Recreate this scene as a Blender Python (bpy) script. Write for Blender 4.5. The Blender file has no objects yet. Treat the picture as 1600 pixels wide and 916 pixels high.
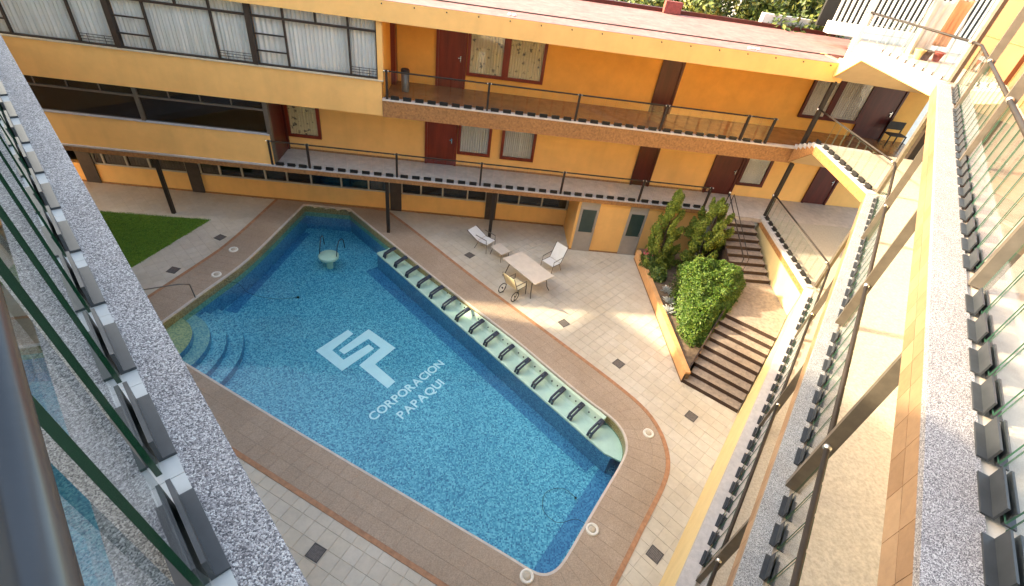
import bpy, bmesh, math, random
from mathutils import Vector, Matrix
from mathutils.geometry import tessellate_polygon
from mathutils import noise as mnoise
random.seed(7)
R_ = math.radians
sc = bpy.context.scene
C = sc.collection

# ------------------------------------------------------------------ camera, sky, sun, exposure
CAM_Z = 11.0
PITCH, ROLL = R_(38.537), R_(-9.372)
def cam_axes():
    cp, sp, cr, sr = math.cos(PITCH), math.sin(PITCH), math.cos(ROLL), math.sin(ROLL)
    fwd = Vector((0, cp, -sp)); right = Vector((1, 0, 0)); down = Vector((0, -sp, -cp))
    return cr*right + sr*down, -sr*right + cr*down, fwd
_r, _d, _f = cam_axes()
cam = bpy.data.cameras.new('camera'); cam.sensor_width = 36.0; cam.lens = 36.0*764.356/1600
cam.clip_start = 0.02; cam.clip_end = 900
camo = bpy.data.objects.new('camera', cam); C.objects.link(camo)
camo.matrix_world = Matrix(((_r.x, -_d.x, -_f.x, 0), (_r.y, -_d.y, -_f.y, 0), (_r.z, -_d.z, -_f.z, CAM_Z), (0, 0, 0, 1)))
sc.camera = camo
SUN_EL, SUN_AZ = R_(24.5), R_(94)            # light travels towards azimuth 94 degrees (measured from +Y to +X)
w = bpy.data.worlds.new('World'); sc.world = w; w.use_nodes = True
sky = w.node_tree.nodes.new('ShaderNodeTexSky'); sky.sky_type = 'NISHITA'; sky.sun_disc = False
sky.sun_elevation = SUN_EL; sky.sun_rotation = SUN_AZ + math.pi
sky.dust_density = 3.0; sky.air_density = 1.0; sky.ozone_density = 0.6
w.node_tree.links.new(sky.outputs[0], w.node_tree.nodes['Background'].inputs[0])
w.node_tree.nodes['Background'].inputs[1].default_value = 0.15
sun = bpy.data.lights.new('sun', 'SUN'); sun.energy = 2.0; sun.angle = R_(1.0); sun.color = (1.0, 0.88, 0.70)
suno = bpy.data.objects.new('sun', sun); C.objects.link(suno)
suno.rotation_euler = Vector((math.cos(SUN_EL)*math.sin(SUN_AZ), math.cos(SUN_EL)*math.cos(SUN_AZ), -math.sin(SUN_EL))).to_track_quat('-Z', 'Y').to_euler()
suno.location = (-30, 0, 30)
vs = sc.view_settings
vs.view_transform = 'Standard'; vs.look = 'None'; vs.gamma = 1.0; vs.use_curve_mapping = False
vs.exposure = 2.8
try:
    vs.use_white_balance = True; vs.white_balance_temperature = 7800; vs.white_balance_tint = 6
except Exception:
    pass
cy = sc.cycles
cy.use_denoising = True; cy.max_bounces = 8; cy.diffuse_bounces = 5; cy.transparent_max_bounces = 40
cy.glossy_bounces = 4; cy.caustics_reflective = False; cy.caustics_refractive = False; cy.sample_clamp_indirect = 6.0

# ------------------------------------------------------------------ frames of the three wings
class Frame:
    def __init__(s, az, side):
        s.u = Vector((math.sin(az), math.cos(az), 0))
        s.n = Vector((-s.u.y, s.u.x, 0)) if side > 0 else Vector((s.u.y, -s.u.x, 0))
        s.ang = math.atan2(s.u.y, s.u.x)
    def p(s, u, n, z=0.0):
        v = s.u*u + s.n*n; return Vector((v.x, v.y, z))
FB = Frame(R_(82.229), 1)      # far wing: u to the right, n away from the camera
FR = Frame(R_(30.786), -1)     # right wing: u away, n to the right
FL = Frame(R_(-49.05), 1)      # left wing: u away, n to the left
WORLD = type('W', (), {'p': staticmethod(lambda u, n, z=0.0: Vector((u, n, z))), 'ang': 0.0, 'u': Vector((1,0,0)), 'n': Vector((0,1,0))})()

# ------------------------------------------------------------------ materials
MATS = {}
def nodes_of(name):
    m = bpy.data.materials.new(name); m.use_nodes = True
    nt = m.node_tree; b = nt.nodes['Principled BSDF']; return m, nt, b
def N(nt, t, **kw):
    n = nt.nodes.new(t)
    for k, v in kw.items(): setattr(n, k, v)
    return n
def ramp(nt, stops):
    r = N(nt, 'ShaderNodeValToRGB'); e = r.color_ramp.elements
    while len(e) < len(stops): e.new(0.5)
    for x, (p, c) in zip(e, stops): x.position = p; x.color = (*c, 1)
    return r
def mat(name, col, rough=0.6, var=0.12, scale=3.0, bump=0.0, bscale=40.0, metal=0.0, spec=0.4, dirt=0.0, streak=False):
    if name in MATS: return MATS[name]
    m, nt, b = nodes_of(name); L = nt.links
    geo = N(nt, 'ShaderNodeNewGeometry')
    vec = geo.outputs['Position']
    if streak:
        mp = N(nt, 'ShaderNodeMapping'); mp.inputs['Scale'].default_value = (1, 1, 0.12); L.new(vec, mp.inputs[0]); vec = mp.outputs[0]
    n1 = N(nt, 'ShaderNodeTexNoise'); n1.inputs['Scale'].default_value = scale; n1.inputs['Detail'].default_value = 6; n1.inputs['Roughness'].default_value = 0.65
    L.new(vec, n1.inputs['Vector'])
    lo = tuple(max(0, c*(1-var*1.6)) for c in col); hi = tuple(min(1, c*(1+var)) for c in col)
    r = ramp(nt, [(0.3, lo), (0.7, hi)]); L.new(n1.outputs[0], r.inputs[0])
    out = r.outputs[0]
    if dirt > 0:
        n2 = N(nt, 'ShaderNodeTexNoise'); n2.inputs['Scale'].default_value = 0.9; n2.inputs['Detail'].default_value = 8
        mp2 = N(nt, 'ShaderNodeMapping'); mp2.inputs['Scale'].default_value = (2.2, 2.2, 0.22); L.new(vec, mp2.inputs[0]); L.new(mp2.outputs[0] if 'plaster' in name else vec, n2.inputs['Vector'])
        r2 = ramp(nt, [(0.52, (0, 0, 0)), (0.75, (dirt, dirt, dirt))]); L.new(n2.outputs[0], r2.inputs[0])
        mx = N(nt, 'ShaderNodeMixRGB'); L.new(r2.outputs[0], mx.inputs[0]); L.new(out, mx.inputs[1]); mx.inputs[2].default_value = (col[0]*0.45, col[1]*0.42, col[2]*0.4, 1)
        out = mx.outputs[0]
    L.new(out, b.inputs['Base Color'])
    b.inputs['Roughness'].default_value = rough; b.inputs['Metallic'].default_value = metal; b.inputs['Specular IOR Level'].default_value = spec
    if bump > 0:
        n3 = N(nt, 'ShaderNodeTexNoise'); n3.inputs['Scale'].default_value = bscale; n3.inputs['Detail'].default_value = 4; L.new(geo.outputs['Position'], n3.inputs['Vector'])
        bp = N(nt, 'ShaderNodeBump'); bp.inputs['Strength'].default_value = bump; bp.inputs['Distance'].default_value = 0.01
        L.new(n3.outputs[0], bp.inputs['Height']); L.new(bp.outputs[0], b.inputs['Normal'])
    MATS[name] = m; return m

def mat_aggregate(name, cols, cell=0.011, rough=0.75):
    m, nt, b = nodes_of(name); L = nt.links
    geo = N(nt, 'ShaderNodeNewGeometry')
    v = N(nt, 'ShaderNodeTexVoronoi'); v.inputs['Scale'].default_value = 1/cell; L.new(geo.outputs['Position'], v.inputs['Vector'])
    sep = N(nt, 'ShaderNodeSeparateColor'); L.new(v.outputs['Color'], sep.inputs[0])
    r = ramp(nt, [(i/(len(cols)-1), c) for i, c in enumerate(cols)]); r.color_ramp.interpolation = 'LINEAR'
    L.new(sep.outputs[0], r.inputs[0])
    nn = N(nt, 'ShaderNodeTexNoise'); nn.inputs['Scale'].default_value = 2.2; nn.inputs['Detail'].default_value = 5; L.new(geo.outputs['Position'], nn.inputs['Vector'])
    rr = ramp(nt, [(0.3, (0.82, 0.80, 0.80)), (0.7, (1, 1, 1))]); L.new(nn.outputs[0], rr.inputs[0])
    mx = N(nt, 'ShaderNodeMixRGB', blend_type='MULTIPLY'); mx.inputs[0].default_value = 1; L.new(r.outputs[0], mx.inputs[1]); L.new(rr.outputs[0], mx.inputs[2])
    L.new(mx.outputs[0], b.inputs['Base Color']); b.inputs['Roughness'].default_value = rough
    bp = N(nt, 'ShaderNodeBump'); bp.inputs['Strength'].default_value = 0.6; bp.inputs['Distance'].default_value = 0.004
    L.new(v.outputs['Distance'], bp.inputs['Height']); bp.invert = True; L.new(bp.outputs[0], b.inputs['Normal'])
    MATS[name] = m; return m

def mat_mosaic(name, cols, cell=0.036, rough=0.35):
    m, nt, b = nodes_of(name); L = nt.links
    geo = N(nt, 'ShaderNodeNewGeometry')
    sc_ = N(nt, 'ShaderNodeVectorMath', operation='SCALE'); sc_.inputs['Scale'].default_value = 1/cell; L.new(geo.outputs['Position'], sc_.inputs[0])
    fl = N(nt, 'ShaderNodeVectorMath', operation='FLOOR'); L.new(sc_.outputs[0], fl.inputs[0])
    wn = N(nt, 'ShaderNodeTexWhiteNoise', noise_dimensions='3D'); L.new(fl.outputs[0], wn.inputs['Vector'])
    r = ramp(nt, cols); L.new(wn.outputs['Value'], r.inputs[0])
    nn = N(nt, 'ShaderNodeTexNoise'); nn.inputs['Scale'].default_value = 0.7; nn.inputs['Detail'].default_value = 4; L.new(geo.outputs['Position'], nn.inputs['Vector'])
    rr = ramp(nt, [(0.3, (0.80, 0.86, 0.90)), (0.7, (1.0, 1.0, 1.0))]); L.new(nn.outputs[0], rr.inputs[0])
    mx = N(nt, 'ShaderNodeMixRGB', blend_type='MULTIPLY'); mx.inputs[0].default_value = 1; L.new(r.outputs[0], mx.inputs[1]); L.new(rr.outputs[0], mx.inputs[2])
    L.new(mx.outputs[0], b.inputs['Base Color']); b.inputs['Roughness'].default_value = rough
    MATS[name] = m; return m

def mat_random(name, stops, rough=0.6, per='object', grain=0.10, gscale=9.0, bump=0.0, spec=0.4):
    """colour picked per object or per island from a ramp, with fine grain over it"""
    m, nt, b = nodes_of(name); L = nt.links
    geo = N(nt, 'ShaderNodeNewGeometry')
    src = N(nt, 'ShaderNodeObjectInfo').outputs['Random'] if per == 'object' else geo.outputs['Random Per Island']
    r = ramp(nt, stops); L.new(src, r.inputs[0])
    nn = N(nt, 'ShaderNodeTexNoise'); nn.inputs['Scale'].default_value = gscale; nn.inputs['Detail'].default_value = 7; nn.inputs['Roughness'].default_value = 0.7; L.new(geo.outputs['Position'], nn.inputs['Vector'])
    rr = ramp(nt, [(0.28, (1-grain*2.2,)*3), (0.62, (1, 1, 1))]); L.new(nn.outputs[0], rr.inputs[0])
    mx = N(nt, 'ShaderNodeMixRGB', blend_type='MULTIPLY'); mx.inputs[0].default_value = 1; L.new(r.outputs[0], mx.inputs[1]); L.new(rr.outputs[0], mx.inputs[2])
    n4 = N(nt, 'ShaderNodeTexNoise'); n4.inputs['Scale'].default_value = 0.55; n4.inputs['Detail'].default_value = 6; L.new(geo.outputs['Position'], n4.inputs['Vector'])
    r4 = ramp(nt, [(0.34, (0.86, 0.84, 0.81)), (0.6, (1, 1, 1))]); L.new(n4.outputs[0], r4.inputs[0])
    m2 = N(nt, 'ShaderNodeMixRGB', blend_type='MULTIPLY'); m2.inputs[0].default_value = 1 if grain > 0 else 0
    L.new(mx.outputs[0], m2.inputs[1]); L.new(r4.outputs[0], m2.inputs[2])
    L.new(m2.outputs[0], b.inputs['Base Color']); b.inputs['Roughness'].default_value = rough; b.inputs['Specular IOR Level'].default_value = spec
    if bump:
        bp = N(nt, 'ShaderNodeBump'); bp.inputs['Strength'].default_value = bump; bp.inputs['Distance'].default_value = 0.01
        L.new(nn.outputs[0], bp.inputs['Height']); L.new(bp.outputs[0], b.inputs['Normal'])
    MATS[name] = m; return m

def schlick(nt, ior, normal=None):
    L = nt.links; g = N(nt, 'ShaderNodeNewGeometry'); f0 = ((ior-1)/(ior+1))**2
    d = N(nt, 'ShaderNodeVectorMath', operation='DOT_PRODUCT'); L.new(g.outputs['Incoming'], d.inputs[0]); L.new(normal or g.outputs['Normal'], d.inputs[1])
    a = N(nt, 'ShaderNodeMath', operation='ABSOLUTE'); L.new(d.outputs['Value'], a.inputs[0])
    b = N(nt, 'ShaderNodeMath', operation='SUBTRACT', use_clamp=True); b.inputs[0].default_value = 1; L.new(a.outputs[0], b.inputs[1])
    p = N(nt, 'ShaderNodeMath', operation='POWER'); p.inputs[1].default_value = 5; L.new(b.outputs[0], p.inputs[0])
    m = N(nt, 'ShaderNodeMath', operation='MULTIPLY_ADD'); m.inputs[1].default_value = 1-f0; m.inputs[2].default_value = f0; L.new(p.outputs[0], m.inputs[0])
    return m
def mat_glass(name, tint=(0.93, 0.97, 0.95), ior=1.45, boost=0.0, rough=0.02):
    m = bpy.data.materials.new(name); m.use_nodes = True; nt = m.node_tree; nt.nodes.clear(); L = nt.links
    o = N(nt, 'ShaderNodeOutputMaterial'); t = N(nt, 'ShaderNodeBsdfTransparent'); t.inputs[0].default_value = (*tint, 1)
    g = N(nt, 'ShaderNodeBsdfGlossy'); g.inputs['Roughness'].default_value = rough; g.inputs[0].default_value = (1, 1, 1, 1)
    f = schlick(nt, ior)
    a = N(nt, 'ShaderNodeMath', operation='ADD'); a.inputs[1].default_value = boost; a.use_clamp = True; L.new(f.outputs[0], a.inputs[0])
    mx = N(nt, 'ShaderNodeMixShader'); L.new(a.outputs[0], mx.inputs[0]); L.new(t.outputs[0], mx.inputs[1]); L.new(g.outputs[0], mx.inputs[2]); L.new(mx.outputs[0], o.inputs[0])
    MATS[name] = m; return m

def mat_water():
    m = bpy.data.materials.new('pool_water'); m.use_nodes = True; nt = m.node_tree; nt.nodes.clear(); L = nt.links
    o = N(nt, 'ShaderNodeOutputMaterial'); t = N(nt, 'ShaderNodeBsdfTransparent'); g = N(nt, 'ShaderNodeBsdfGlossy'); g.inputs['Roughness'].default_value = 0.03
    geo = N(nt, 'ShaderNodeNewGeometry'); nn = N(nt, 'ShaderNodeTexNoise'); nn.inputs['Scale'].default_value = 2.0; nn.inputs['Detail'].default_value = 3; L.new(geo.outputs['Position'], nn.inputs['Vector'])
    bp = N(nt, 'ShaderNodeBump'); bp.inputs['Strength'].default_value = 0.25; bp.inputs['Distance'].default_value = 0.03; L.new(nn.outputs[0], bp.inputs['Height'])
    f = schlick(nt, 1.33, bp.outputs[0]); L.new(bp.outputs[0], g.inputs['Normal'])
    mx = N(nt, 'ShaderNodeMixShader'); L.new(f.outputs[0], mx.inputs[0]); L.new(t.outputs[0], mx.inputs[1]); L.new(g.outputs[0], mx.inputs[2]); L.new(mx.outputs[0], o.inputs[0])
    v = N(nt, 'ShaderNodeVolumeAbsorption'); v.inputs['Color'].default_value = (0.14, 0.80, 0.95, 1); v.inputs['Density'].default_value = 0.30
    L.new(v.outputs[0], o.inputs['Volume'])
    MATS['water'] = m; return m

def mat_print(name, base, ink, scale=5.0):
    m, nt, b = nodes_of(name); L = nt.links
    geo = N(nt, 'ShaderNodeNewGeometry')
    v = N(nt, 'ShaderNodeTexVoronoi'); v.inputs['Scale'].default_value = scale; L.new(geo.outputs['Position'], v.inputs['Vector'])
    n = N(nt, 'ShaderNodeTexNoise'); n.inputs['Scale'].default_value = 16; n.inputs['Detail'].default_value = 5; L.new(geo.outputs['Position'], n.inputs['Vector'])
    a = N(nt, 'ShaderNodeMath', operation='ADD'); L.new(v.outputs['Distance'], a.inputs[0]); L.new(n.outputs[0], a.inputs[1])
    r = ramp(nt, [(0.62, ink), (0.74, tuple((x+y)/2 for x, y in zip(ink, base))), (0.82, base)]); L.new(a.outputs[0], r.inputs[0])
    L.new(r.outputs[0], b.inputs['Base Color']); b.inputs['Roughness'].default_value = 0.8
    MATS[name] = m; return m

YEL = mat('yellow_plaster', (0.84, 0.48, 0.17), 0.75, 0.05, 1.6, 0.25, 60, dirt=0.16)
WALLR = mat('pale_yellow_plaster', (0.72, 0.55, 0.28), 0.75, 0.05, 1.6, 0.2, 60, dirt=0.10)
TERRAC = mat('terracotta_plaster', (0.23, 0.10, 0.05), 0.75, 0.08, 1.6, 0.2, 60, dirt=0.12)
YEL2 = mat('orange_plaster', (0.80, 0.385, 0.08), 0.7, 0.06, 1.6, 0.25, 60, dirt=0.08)
PALEY = mat('pale_cream_plaster', (0.80, 0.68, 0.46), 0.75, 0.07, 1.6, 0.2, 60, dirt=0.15)
SOFF = mat('soffit_plaster', (0.64, 0.49, 0.31), 0.8, 0.05, 2.0, 0.1, 50)
FASC = mat('brown_tile_fascia', (0.36, 0.17, 0.065), 0.55, 0.28, 14.0, 0.4, 30)
TILEO = mat_random('orange_fascia_tile', [(0, (0.27, 0.155, 0.085)), (0.5, (0.31, 0.185, 0.105)), (1, (0.345, 0.215, 0.125))], 0.5, 'object', 0.10, 14.0, 0.15)
ORTILE = mat('orange_tile_fascia', (0.36, 0.21, 0.11), 0.5, 0.22, 9.0, 0.3, 40)
SLABG = mat('grey_concrete_edge', (0.46, 0.435, 0.43), 0.8, 0.10, 8, 0.3, 60, dirt=0.25)
FLOORP = mat('pale_walkway_tile', (0.50, 0.44, 0.40), 0.55, 0.14, 5.0, 0.15, 40, dirt=0.15)
FLOORB = mat('polished_brown_floor', (0.26, 0.115, 0.045), 0.2, 0.18, 3.0, 0.0)
FLOORT = mat('mottled_terrace_floor', (0.445, 0.40, 0.345), 0.5, 0.18, 24.0, 0.0, 30)
WOODD = mat('red_brown_wood', (0.19, 0.028, 0.012), 0.38, 0.22, 5.0, 0.1, 30, streak=True)
WOODK = mat('dark_red_wood', (0.085, 0.012, 0.008), 0.4, 0.22, 5.0, 0.1, 30, streak=True)
BRONZE = mat('dark_bronze_metal', (0.032, 0.024, 0.020), 0.6, 0.15, 6, spec=0.25)
POSTM = mat('grey_brown_steel', (0.105, 0.088, 0.070), 0.42, 0.15, 6, spec=0.5)
CLAMP = mat('slate_grey_clamp', (0.040, 0.044, 0.050), 0.42, 0.15, 9, metal=0.2)
CLAMPB = mat('black_clamp', (0.014, 0.013, 0.013), 0.5, 0.1, 9)
BALLM = mat('steel_knob', (0.62, 0.60, 0.56), 0.25, 0.05, 5, metal=0.8)
WHITEC = mat('white_paint', (0.74, 0.72, 0.68), 0.6, 0.06, 4)
FRAMEM = mat('dark_window_frame', (0.045, 0.030, 0.024), 0.45, 0.1, 6)
FRAMEL = mat('pale_window_frame', (0.50, 0.45, 0.38), 0.6, 0.08, 6)
CURT = mat('off_white_curtain', (0.76, 0.73, 0.70), 0.9, 0.10, 2.0, streak=True)
CURTG = mat('grey_curtain', (0.52, 0.50, 0.47), 0.9, 0.12, 2.0, streak=True)
DARKIN = mat('dark_interior', (0.035, 0.022, 0.014), 0.9, 0.3, 1.2)  # darkness of the unlit rooms put into the colour
PANELB = mat('dark_brown_panel', (0.065, 0.048, 0.040), 0.55, 0.2, 3)
GREYD = mat('grey_metal_door', (0.36, 0.32, 0.28), 0.55, 0.06, 4)
GREENG = mat('dark_green_door_glass', (0.035, 0.060, 0.055), 0.18, 0.1, 3)
ROOFM = mat('faded_pink_roof', (0.33, 0.155, 0.14), 0.8, 0.22, 3.0, 0.3, 25, dirt=0.3)
REDB = mat('red_brick_block', (0.26, 0.06, 0.05), 0.8, 0.2, 10, 0.3, 40)
BANDM = [(0.0, (0.455, 0.345, 0.255)), (0.5, (0.468, 0.356, 0.264)), (1.0, (0.485, 0.37, 0.275))]
BANDT = mat_random('pool_surround_tile', BANDM, 0.65, 'object', 0.22, 42.0, 0.3)
BANDT2 = mat_random('pool_surround_tile_joined', BANDM, 0.65, 'island', 0.22, 42.0, 0.3)
DECKM = [(0.0, (0.58, 0.52, 0.43)), (0.4, (0.60, 0.545, 0.455)), (0.75, (0.615, 0.565, 0.48)), (1.0, (0.60, 0.535, 0.43))]
DECKT = mat_random('cream_deck_tile', DECKM, 0.5, 'object', 0.07, 5.0, 0.1)
DECKT2 = mat_random('cream_deck_tile_joined', DECKM, 0.5, 'island', 0.07, 5.0, 0.1)
GROUT = mat('grout', (0.50, 0.45, 0.375), 0.9, 0.15, 10)
BANDG = mat('band_grout', (0.425, 0.32, 0.235), 0.9, 0.15, 10)
EDGEO = mat('orange_edging_tile', (0.40, 0.20, 0.105), 0.6, 0.2, 7, 0.2, 30)
LIPM = mat('pale_pool_lip', (0.58, 0.52, 0.46), 0.5, 0.1, 5)
BLUE = mat_mosaic('blue_mosaic', [(0.0, (0.02, 0.16, 0.29)), (0.25, (0.06, 0.32, 0.45)), (0.6, (0.13, 0.46, 0.56)), (1.0, (0.29, 0.66, 0.71))])
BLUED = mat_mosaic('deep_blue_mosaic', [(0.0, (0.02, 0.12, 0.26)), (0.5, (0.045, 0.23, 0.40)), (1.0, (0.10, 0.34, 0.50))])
WLINE = mat_mosaic('olive_fringe_mosaic', [(0.0, (0.20, 0.13, 0.05)), (0.5, (0.30, 0.22, 0.08)), (1.0, (0.36, 0.32, 0.14))])
WLINE2 = mat_mosaic('green_fringe_mosaic', [(0.0, (0.06, 0.20, 0.14)), (0.5, (0.10, 0.30, 0.22)), (1.0, (0.20, 0.40, 0.26))])
STEPY = mat_mosaic('yellow_step_mosaic', [(0.0, (0.16, 0.27, 0.16)), (0.5, (0.28, 0.38, 0.20)), (1.0, (0.42, 0.48, 0.24))])
STEPM = mat_mosaic('step_mosaic', [(0.0, (0.07, 0.27, 0.32)), (0.5, (0.16, 0.40, 0.42)), (1.0, (0.32, 0.54, 0.46))])
LOGOM = mat('pale_cyan_inlay', (0.90, 0.95, 0.93), 0.5, 0.03, 4)
BENCHM = mat('pale_green_shell', (0.55, 0.70, 0.56), 0.35, 0.06, 3)
WATER = mat_water()
AGG = mat_aggregate('exposed_aggregate', [(0.05, 0.05, 0.06), (0.13, 0.12, 0.13), (0.255, 0.235, 0.245), (0.37, 0.35, 0.355), (0.56, 0.54, 0.54)], 0.0042)
AGG2 = mat_aggregate('grey_aggregate', [(0.05, 0.055, 0.06), (0.18, 0.19, 0.205), (0.34, 0.35, 0.37), (0.52, 0.53, 0.54)], 0.005)
AGGF = mat_aggregate('brown_grey_aggregate', [(0.07, 0.065, 0.06), (0.17, 0.155, 0.14), (0.28, 0.26, 0.23), (0.38, 0.36, 0.33)], 0.0042)
GLASS = mat_glass('clear_panel_glass', (0.975, 0.99, 0.985), 1.33, 0.0)
GEDGEF = mat('pale_glass_edge', (0.16, 0.26, 0.20), 0.15, 0.1, 4, spec=0.6)
GEDGER = mat('mid_glass_edge', (0.04, 0.11, 0.07), 0.15, 0.1, 4, spec=0.6)
GEDGE = mat('green_glass_edge', (0.004, 0.030, 0.015), 0.15, 0.1, 4, spec=0.6)
PANE = mat_glass('window_pane_glass', (0.97, 0.98, 0.98), 1.45, 0.0)
DPANE = mat_glass('tinted_window_glass', (0.62, 0.58, 0.54), 1.5, 0.0)
TREAD = mat('brown_stair_tread', (0.29, 0.235, 0.195), 0.75, 0.22, 9, 0.4, 50, dirt=0.2)
RISER = mat('dark_stair_riser', (0.045, 0.026, 0.020), 0.7, 0.2, 6)
SOIL = mat('planter_soil', (0.17, 0.115, 0.075), 0.95, 0.3, 8, 0.6, 25)
GRASSM = mat_random('grass_blades', [(0, (0.08, 0.19, 0.015)), (0.5, (0.14, 0.28, 0.025)), (1, (0.24, 0.36, 0.05))], 0.8, 'island', 0.0)
TURF = mat('turf_base', (0.10, 0.20, 0.02), 0.95, 0.35, 6)
HEDGEM = mat_random('hedge_leaf', [(0, (0.03, 0.085, 0.010)), (0.45, (0.075, 0.16, 0.018)), (0.8, (0.12, 0.20, 0.028)), (1, (0.20, 0.25, 0.05))], 0.5, 'island', 0.10, 6.0)
CONIF = mat_random('conifer_leaf', [(0, (0.07, 0.12, 0.012)), (0.5, (0.16, 0.22, 0.02)), (1, (0.30, 0.34, 0.06))], 0.6, 'island', 0.06, 7.0)
TREEM = mat_random('tree_leaf', [(0, (0.03, 0.055, 0.010)), (0.5, (0.075, 0.11, 0.018)), (1, (0.20, 0.20, 0.045))], 0.5, 'island', 0.0)
SHRUBM = mat_random('shrub_leaf', [(0, (0.03, 0.07, 0.015)), (0.6, (0.09, 0.15, 0.025)), (1, (0.20, 0.24, 0.05))], 0.5, 'island', 0.0)
SILVM = mat_random('silver_leaf', [(0, (0.42, 0.44, 0.42)), (1, (0.75, 0.77, 0.76))], 0.5, 'island', 0.0)
FLOWM = mat_random('pink_flower', [(0, (0.45, 0.05, 0.07)), (1, (0.65, 0.20, 0.22))], 0.6, 'island', 0.0)
BARK = mat('bark', (0.09, 0.06, 0.04), 0.9, 0.3, 10, 0.5, 30)
DRAIN = mat('drain_grate', (0.16, 0.14, 0.13), 0.6, 0.2, 20)
DRAINF = mat('drain_frame', (0.075, 0.07, 0.068), 0.6, 0.2, 20)
TABLEM = mat('beige_table_top', (0.64, 0.57, 0.49), 0.45, 0.06, 4)
LEGM = mat('grey_tube', (0.16, 0.14, 0.12), 0.4, 0.1, 5, metal=0.4)
SLATM = mat('white_slat', (0.76, 0.76, 0.75), 0.55, 0.04, 5)
CREAMS = mat('cream_sling', (0.74, 0.64, 0.42), 0.7, 0.06, 5)
SKIMM = mat('white_plastic_lid', (0.78, 0.74, 0.66), 0.45, 0.05, 8)
SKIMI = mat('cream_lid_centre', (0.52, 0.45, 0.35), 0.5, 0.08, 8)
BLACKR = mat('black_rubber', (0.012, 0.012, 0.012), 0.6, 0.1, 5)
ARMM = mat('slate_blue_armrest', (0.035, 0.048, 0.075), 0.35, 0.15, 5)
CHROME = mat('chrome_tube', (0.55, 0.55, 0.55), 0.2, 0.05, 5, metal=0.9)
PRINT = mat_print('patterned_curtain', (0.60, 0.50, 0.30), (0.10, 0.085, 0.06))
CLOTHW = mat('white_cloth', (0.62, 0.61, 0.59), 0.9, 0.05, 3)
CLOTHO = mat('apricot_cloth', (0.50, 0.25, 0.13), 0.9, 0.05, 3)
PIERS = mat('cream_stone', (0.58, 0.48, 0.34), 0.8, 0.12, 5, 0.3, 30)
HRAIL = mat('blued_handrail', (0.028, 0.029, 0.034), 0.25, 0.2, 3, spec=0.6)
SLATY = mat('yellow_slat', (0.62, 0.48, 0.20), 0.6, 0.1, 6)
WIRE = mat('galvanised_wire', (0.45, 0.42, 0.38), 0.4, 0.1, 6, metal=0.5)
TERRAF = mat('cream_terrace_floor', (0.46, 0.39, 0.32), 0.55, 0.14, 5.0, 0.1, 40, dirt=0.2)

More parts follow.
